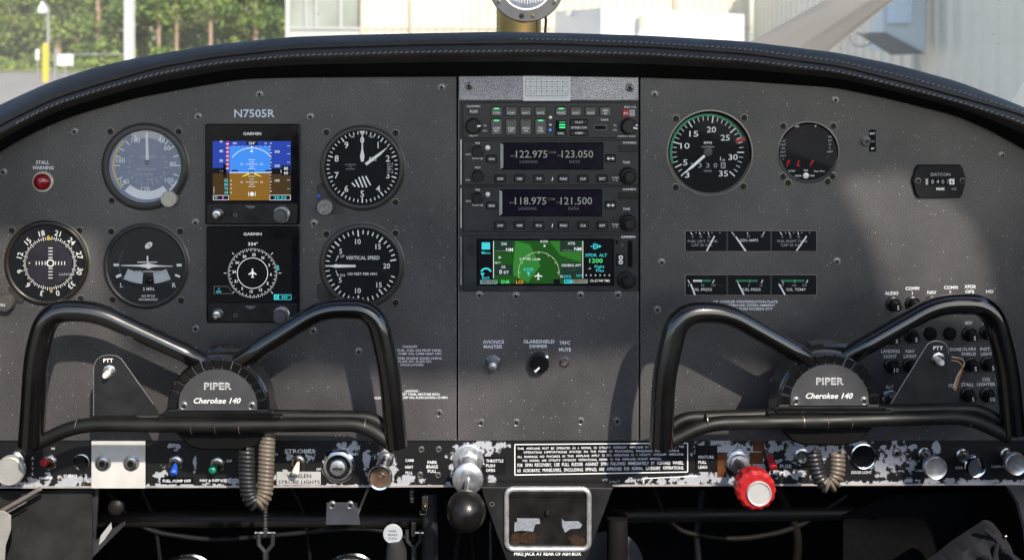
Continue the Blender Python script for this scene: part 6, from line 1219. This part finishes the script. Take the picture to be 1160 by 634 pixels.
for i, (x, y, lb) in enumerate(((213,660,'left rudder pedal with a chrome rim at the bottom edge'), (398,659,'right rudder pedal with a chrome rim at the bottom edge'))):
    T = Thing('rudder_pedal', lb, 'pedal', x, y, -.12, group='rudder pedals'); mb = T.mb(); mb.lathe(x, y, [(35, -3), (35, 0), (33, 1.6), (31, 1.2), (30, .2)], CHR, 44, ry=.95); mb.f.pop(); mb.m.pop(); T.part('rim', mb)
    mb = T.mb(); mb.lathe(x, y, [(30.5, -1), (30, .3), (.01, .5)], M('pedal_rubber', (.015,.015,.016), .6), 36, ry=.95); mb.text('PIPER', x, y-24, 4, .6, GRYT, width=18); T.part('pad', mb)
# left side: bolt, rail, pipe, kick panel and its carpet
T = Thing('hinge_bolt', 'large dark bolt head under the silver jack plate', 'bolt', 131, 575, -.03, solo=True); mb = T.mb(); mb.lathe(131, 575, [(9, -4), (9, 0), (6.5, 2.5), (3, 3.4), (.01, 3.6)], GMET, 24); T.done(mb)
T = Thing('side_bracket', 'angled dark rail with a bright worn edge under the jack plate', 'bracket', 115, 610, -.02); mb = T.mb(); mb.prism([(102,552), (112,552), (108,612), (141,590), (142,594), (104,632), (100,632)], -3, 0, DKST, .5); T.part('rail', mb); mb = T.mb(); mb.poly([(112,617), (114,606), (126,591), (127,598), (118,611)], .1, M('worn_patch', (.35,.35,.34), .5)); T.part('worn_patch', mb)
KP = Thing('kick_panel', 'grey felt covered kick panel at the lower left', 'kick panel', 60, 600, -.015, solo=True); mb = KP.mb(); mb.prism([(-40,556), (46,556), (104,552), (104,660), (-40,660)], -2, 0, M('grey_felt', (.026,.026,.025), .95, var=.6, vscale=35, bump=1, spec=.05), .5); KP.done(mb)
T = Thing('felt_lining', 'pale stiff lining curving up at the lower left corner', 'lining', 0, 610, .02, solo=True); mb = T.mb(); mb.prism([(-40,574), (5,579), (12,584), (12,600), (6,618), (4,660), (-40,660)], -1.5, 0, M('pale_lining', (.26,.25,.24), .8, var=.2, bump=.4), .5); T.done(mb)
tubeT('pipe', 'slim bare metal pipe slanting up to the switch panel at the lower left', 'pipe', [(-12,586,0), (46,553,0)], 2.4, M('pink_metal', (.35,.30,.29), .35, .6), .005)
tubeT('brake_line', 'thin bright line following the slanting pipe', 'pipe', [(-12,592,0), (30,568,0)], 1.0, ALU, .004)
for i, (pts, r_, lb) in enumerate((([(120,556,0),(160,600,4),(240,612,0),(330,604,6),(420,596,0),(470,612,0)], 2.6, 'dark cable sagging below the left switches'), ([(330,552,0),(345,580,3),(352,640,0)], 2.0, 'thin dark wire dropping under the strobe toggle'), ([(160,552,0),(176,590,0),(182,640,0)], 2.2, 'dark wire hanging right of the jack plate bolt'),
  ([(740,552,0),(760,600,4),(830,612,0),(900,600,3),(960,560,0)], 3.0, 'dark hose looping below the mixture control'), ([(796,553,0),(788,600,0),(792,650,0)], 4.0, 'dark duct dropping below the placard end'), ([(880,552,0),(905,600,0),(900,650,0)], 5.5, 'wide dim duct under the fuse'), ([(520,600,0),(515,650,0)], 3.5, 'dark cable below the throttle ball'), ([(534,596,0),(538,650,0)], 2.6, 'thin cable behind the throttle ball'))):
    T = Thing('cable', lb, 'cable', pts[0][0], pts[0][1], -.10, group='cables hanging in the dark footwell', solo=True); mb = T.mb(); mb.tube(resample(fillet(pts, 30, 8), 4), r_, M('cable_grey%d' % (i % 2), ((.009,.009,.010), (.007,.006,.005))[i % 2], .6, var=.3, spec=.15), 10); T.done(mb)
# right side: cloth bag, grey trim
CLO = M('dark_cloth', (.020,.020,.025), .9, spec=.1, var=.25, vscale=40, bump=.3)
T = Thing('cloth_bag', 'crumpled dark grey cloth bag at the lower right corner', 'bag', 1110, 640, .0); mb = T.mb()
vs = []; fs = []; NU, NV = 34, 18
for j in range(NV+1):
    for i in range(NU+1):
        u = i/NU; v = j/NV; x = 1040+125*u; top = interp([(1040,652), (1060,638), (1085,618), (1108,603), (1122,594), (1131,597), (1138,606), (1146,628), (1165,640)], x)
        y = top+(668-top)*v; wv = 16*sin(PI*min(1, v*1.2+.1))**.7+6*sin((x-y)*.21)*min(1, v*3)+3*sin(x*.5+y*.15)*min(1, v*3); vs.append((x, y, wv-20*(v == 0)))
for j in range(NV):
    for i in range(NU): a = j*(NU+1)+i; fs.append((a, a+NU+1, a+NU+2, a+1))
mb.add(vs, fs, CLO); T.part('cloth', mb)
mb = T.mb(); mb.tube(resample(fillet([(1116,600,10), (1124,606,16), (1130,612,14), (1126,634,16), (1118,660,16)], 6), 3), 2.6, CLO, 8); T.part('drawstring', mb); mb = T.mb(); mb.ball(1132.5, 601, 12, 2.2, STEEL); T.part('eyelet', mb)
T = Thing('side_trim', 'blue grey rounded trim panel at the lower right edge', 'trim', 1170, 580, .0, solo=True); mb = T.mb(); mb.prism([(1140,551), (1205,549), (1205,660), (1166,660), (1160,600), (1152,570)], -4, 0, M('trim_bluegrey', (.028,.028,.036), .7, spec=.15, var=.15), 2); T.done(mb)
T = Thing('kick_panel', 'dim black speckled kick panel at the lower right', 'kick panel', 1080, 600, -.09, solo=True); mb = T.mb(); mb.prism([(955,584), (1010,560), (1205,553), (1205,670), (955,670)], -2, 0, KICK, .5); T.done(mb)
# compass on its post
T = Thing('magnetic_compass', 'round grey rimmed compass on a brass post above the glareshield', 'compass', 596.5, -17.5, -.34); mb = T.mb()
CMP = M('compass_rim', (.13,.13,.14), .45, var=.15); oc = [(596.5+44.5*cos(R(a)), -17.5+(42.5)*sin(R(a))) for a in range(0, 360, 10)]
mb.lathe(596.5, -17.5, [(43, -6), (43.2, 0), (42, 1.5), (29.5, 2), (28.6, .5), (28.4, -1)], CMP, 44); mb.f.pop(); mb.m.pop(); T.part('rim', mb)
mb = T.mb(); mb.lathe(596.5, -17.5, [(28.6, -1), (24, 3), (14, 6), (.01, 7)], M('compass_bowl', (.42,.46,.60), .2, var=.3, vscale=30, coat=.4), 40); T.part('bowl', mb)
mb = T.mb(); mb.band(596.5, -17.5, 27.4, 29.4, 0, 360, 2.2, WHT, 60); [mb.rect(578+i*3.1, -1-abs(6-i)*.3, 578.8+i*3.1, 5-abs(6-i)*.6, 6.6-abs(6-i)*.7, WHT) for i in range(13)]; T.part('card_marks', mb)
screw(T, 564.6, 2.4, 3.4, w=2); screw(T, 628, 3.2, 3.6, w=2)
mb = T.mb(); mb.lathe(590.8, 18.3, [(3, 1.8), (2.6, 2.6), (.01, 2.8)], BLK, 14); T.part('adjuster', mb); mb = T.mb(); mb.lathe(603.6, 18, [(2.8, 1.8), (2.4, 2.6), (.01, 2.8)], BRASS, 6); T.part('adjuster', mb, 'brass adjuster screw')
mb = T.mb(); c_ = Vector(mb.P(589.5, 20, -30)); 
vs = []; N = 28
for z in (8, 60):
    for i in range(N): a = 2*PI*i/N; vs.append((589.5+26*cos(a), z, -34+26*sin(a)))
mb.add(vs, [(i, (i+1) % N, N+(i+1) % N, N+i) for i in range(N)], BRASS); T.part('post', mb)
mb = T.mb(); mb.tube([(617,8,-20), (618.4,24,-20), (616,60,-20)], 1.5, BLKM, 8); T.part('cable', mb)
wall('rear_bulkhead', -.62, .68, -2.3, -2.27, -.8, .15, TRIM)
wall('cabin_wall', -.645, -.62, -2.27, -.15, -.8, -.02, TRIM); wall('cabin_wall', .66, .685, -2.27, -.15, -.8, -.02, TRIM)
wall('cabin_floor', -.62, .66, -2.27, -1.6, -.82, -.80, KICK)
# ------------------------------------------------------------------ unseen roof over the camera, outline and opening shaped to place sun and shade
ZR = .60
def roof_xy(px, py):   # roof point whose shadow falls at (px,py) on the panel
    p = at(px, py, 0); t = (ZR-p.z)/sdir.z; q = p+sdir*t; return (q.x, q.y)
rear = [(-500,250), (-60,262), (108,268), (122,330), (150,400), (470,432), (548,432), (556,428), (600,416), (640,408), (720,398), (860,420), (960,520), (1100,560), (1500,560)]
pts = [roof_xy(x, y) for x, y in rear]; yf = -.31
pts2 = [(max(-.62, min(.64, x)), y) for x, y in pts]
front = [(.9, yf), (-.9, yf)]
outl = [(-.95, pts[0][1])]+[p for p in pts if -.9 < p[0] < .9]+[(.95, pts[-1][1])]+[(.95, yf), (-.95, yf)]
n = len(outl); vs = [(x, y, ZR) for x, y in outl]+[(x, y, ZR+.03) for x, y in outl]
# opening added to let a sun patch onto the right panel: built as a bmesh with the hole cut by triangulated fill
import bmesh
from mathutils.geometry import tessellate_polygon
hole = [roof_xy(x, y) for x, y in ((934,206), (958,250), (978,290), (996,335), (1008,380), (1122,392), (1126,345), (1120,306), (1104,262), (1070,224), (1020,196))]
tri = tessellate_polygon([[Vector((x, y, 0)) for x, y in outl], [Vector((x, y, 0)) for x, y in hole]])
allp = outl+hole; vs = [(x, y, ZR) for x, y in allp]+[(x, y, ZR+.03) for x, y in allp]; m_ = len(allp)
fs = [tuple(t) for t in tri]+[tuple(i+m_ for i in t)[::-1] for t in tri]
for i in range(n): j = (i+1) % n; fs.append((i, j, j+m_, i+m_))
for i in range(len(hole)): a = n+i; b = n+(i+1) % len(hole); fs.append((a, b, b+m_, a+m_))
plain('roof_gobo', vs, fs, TRIM, kind='structure')
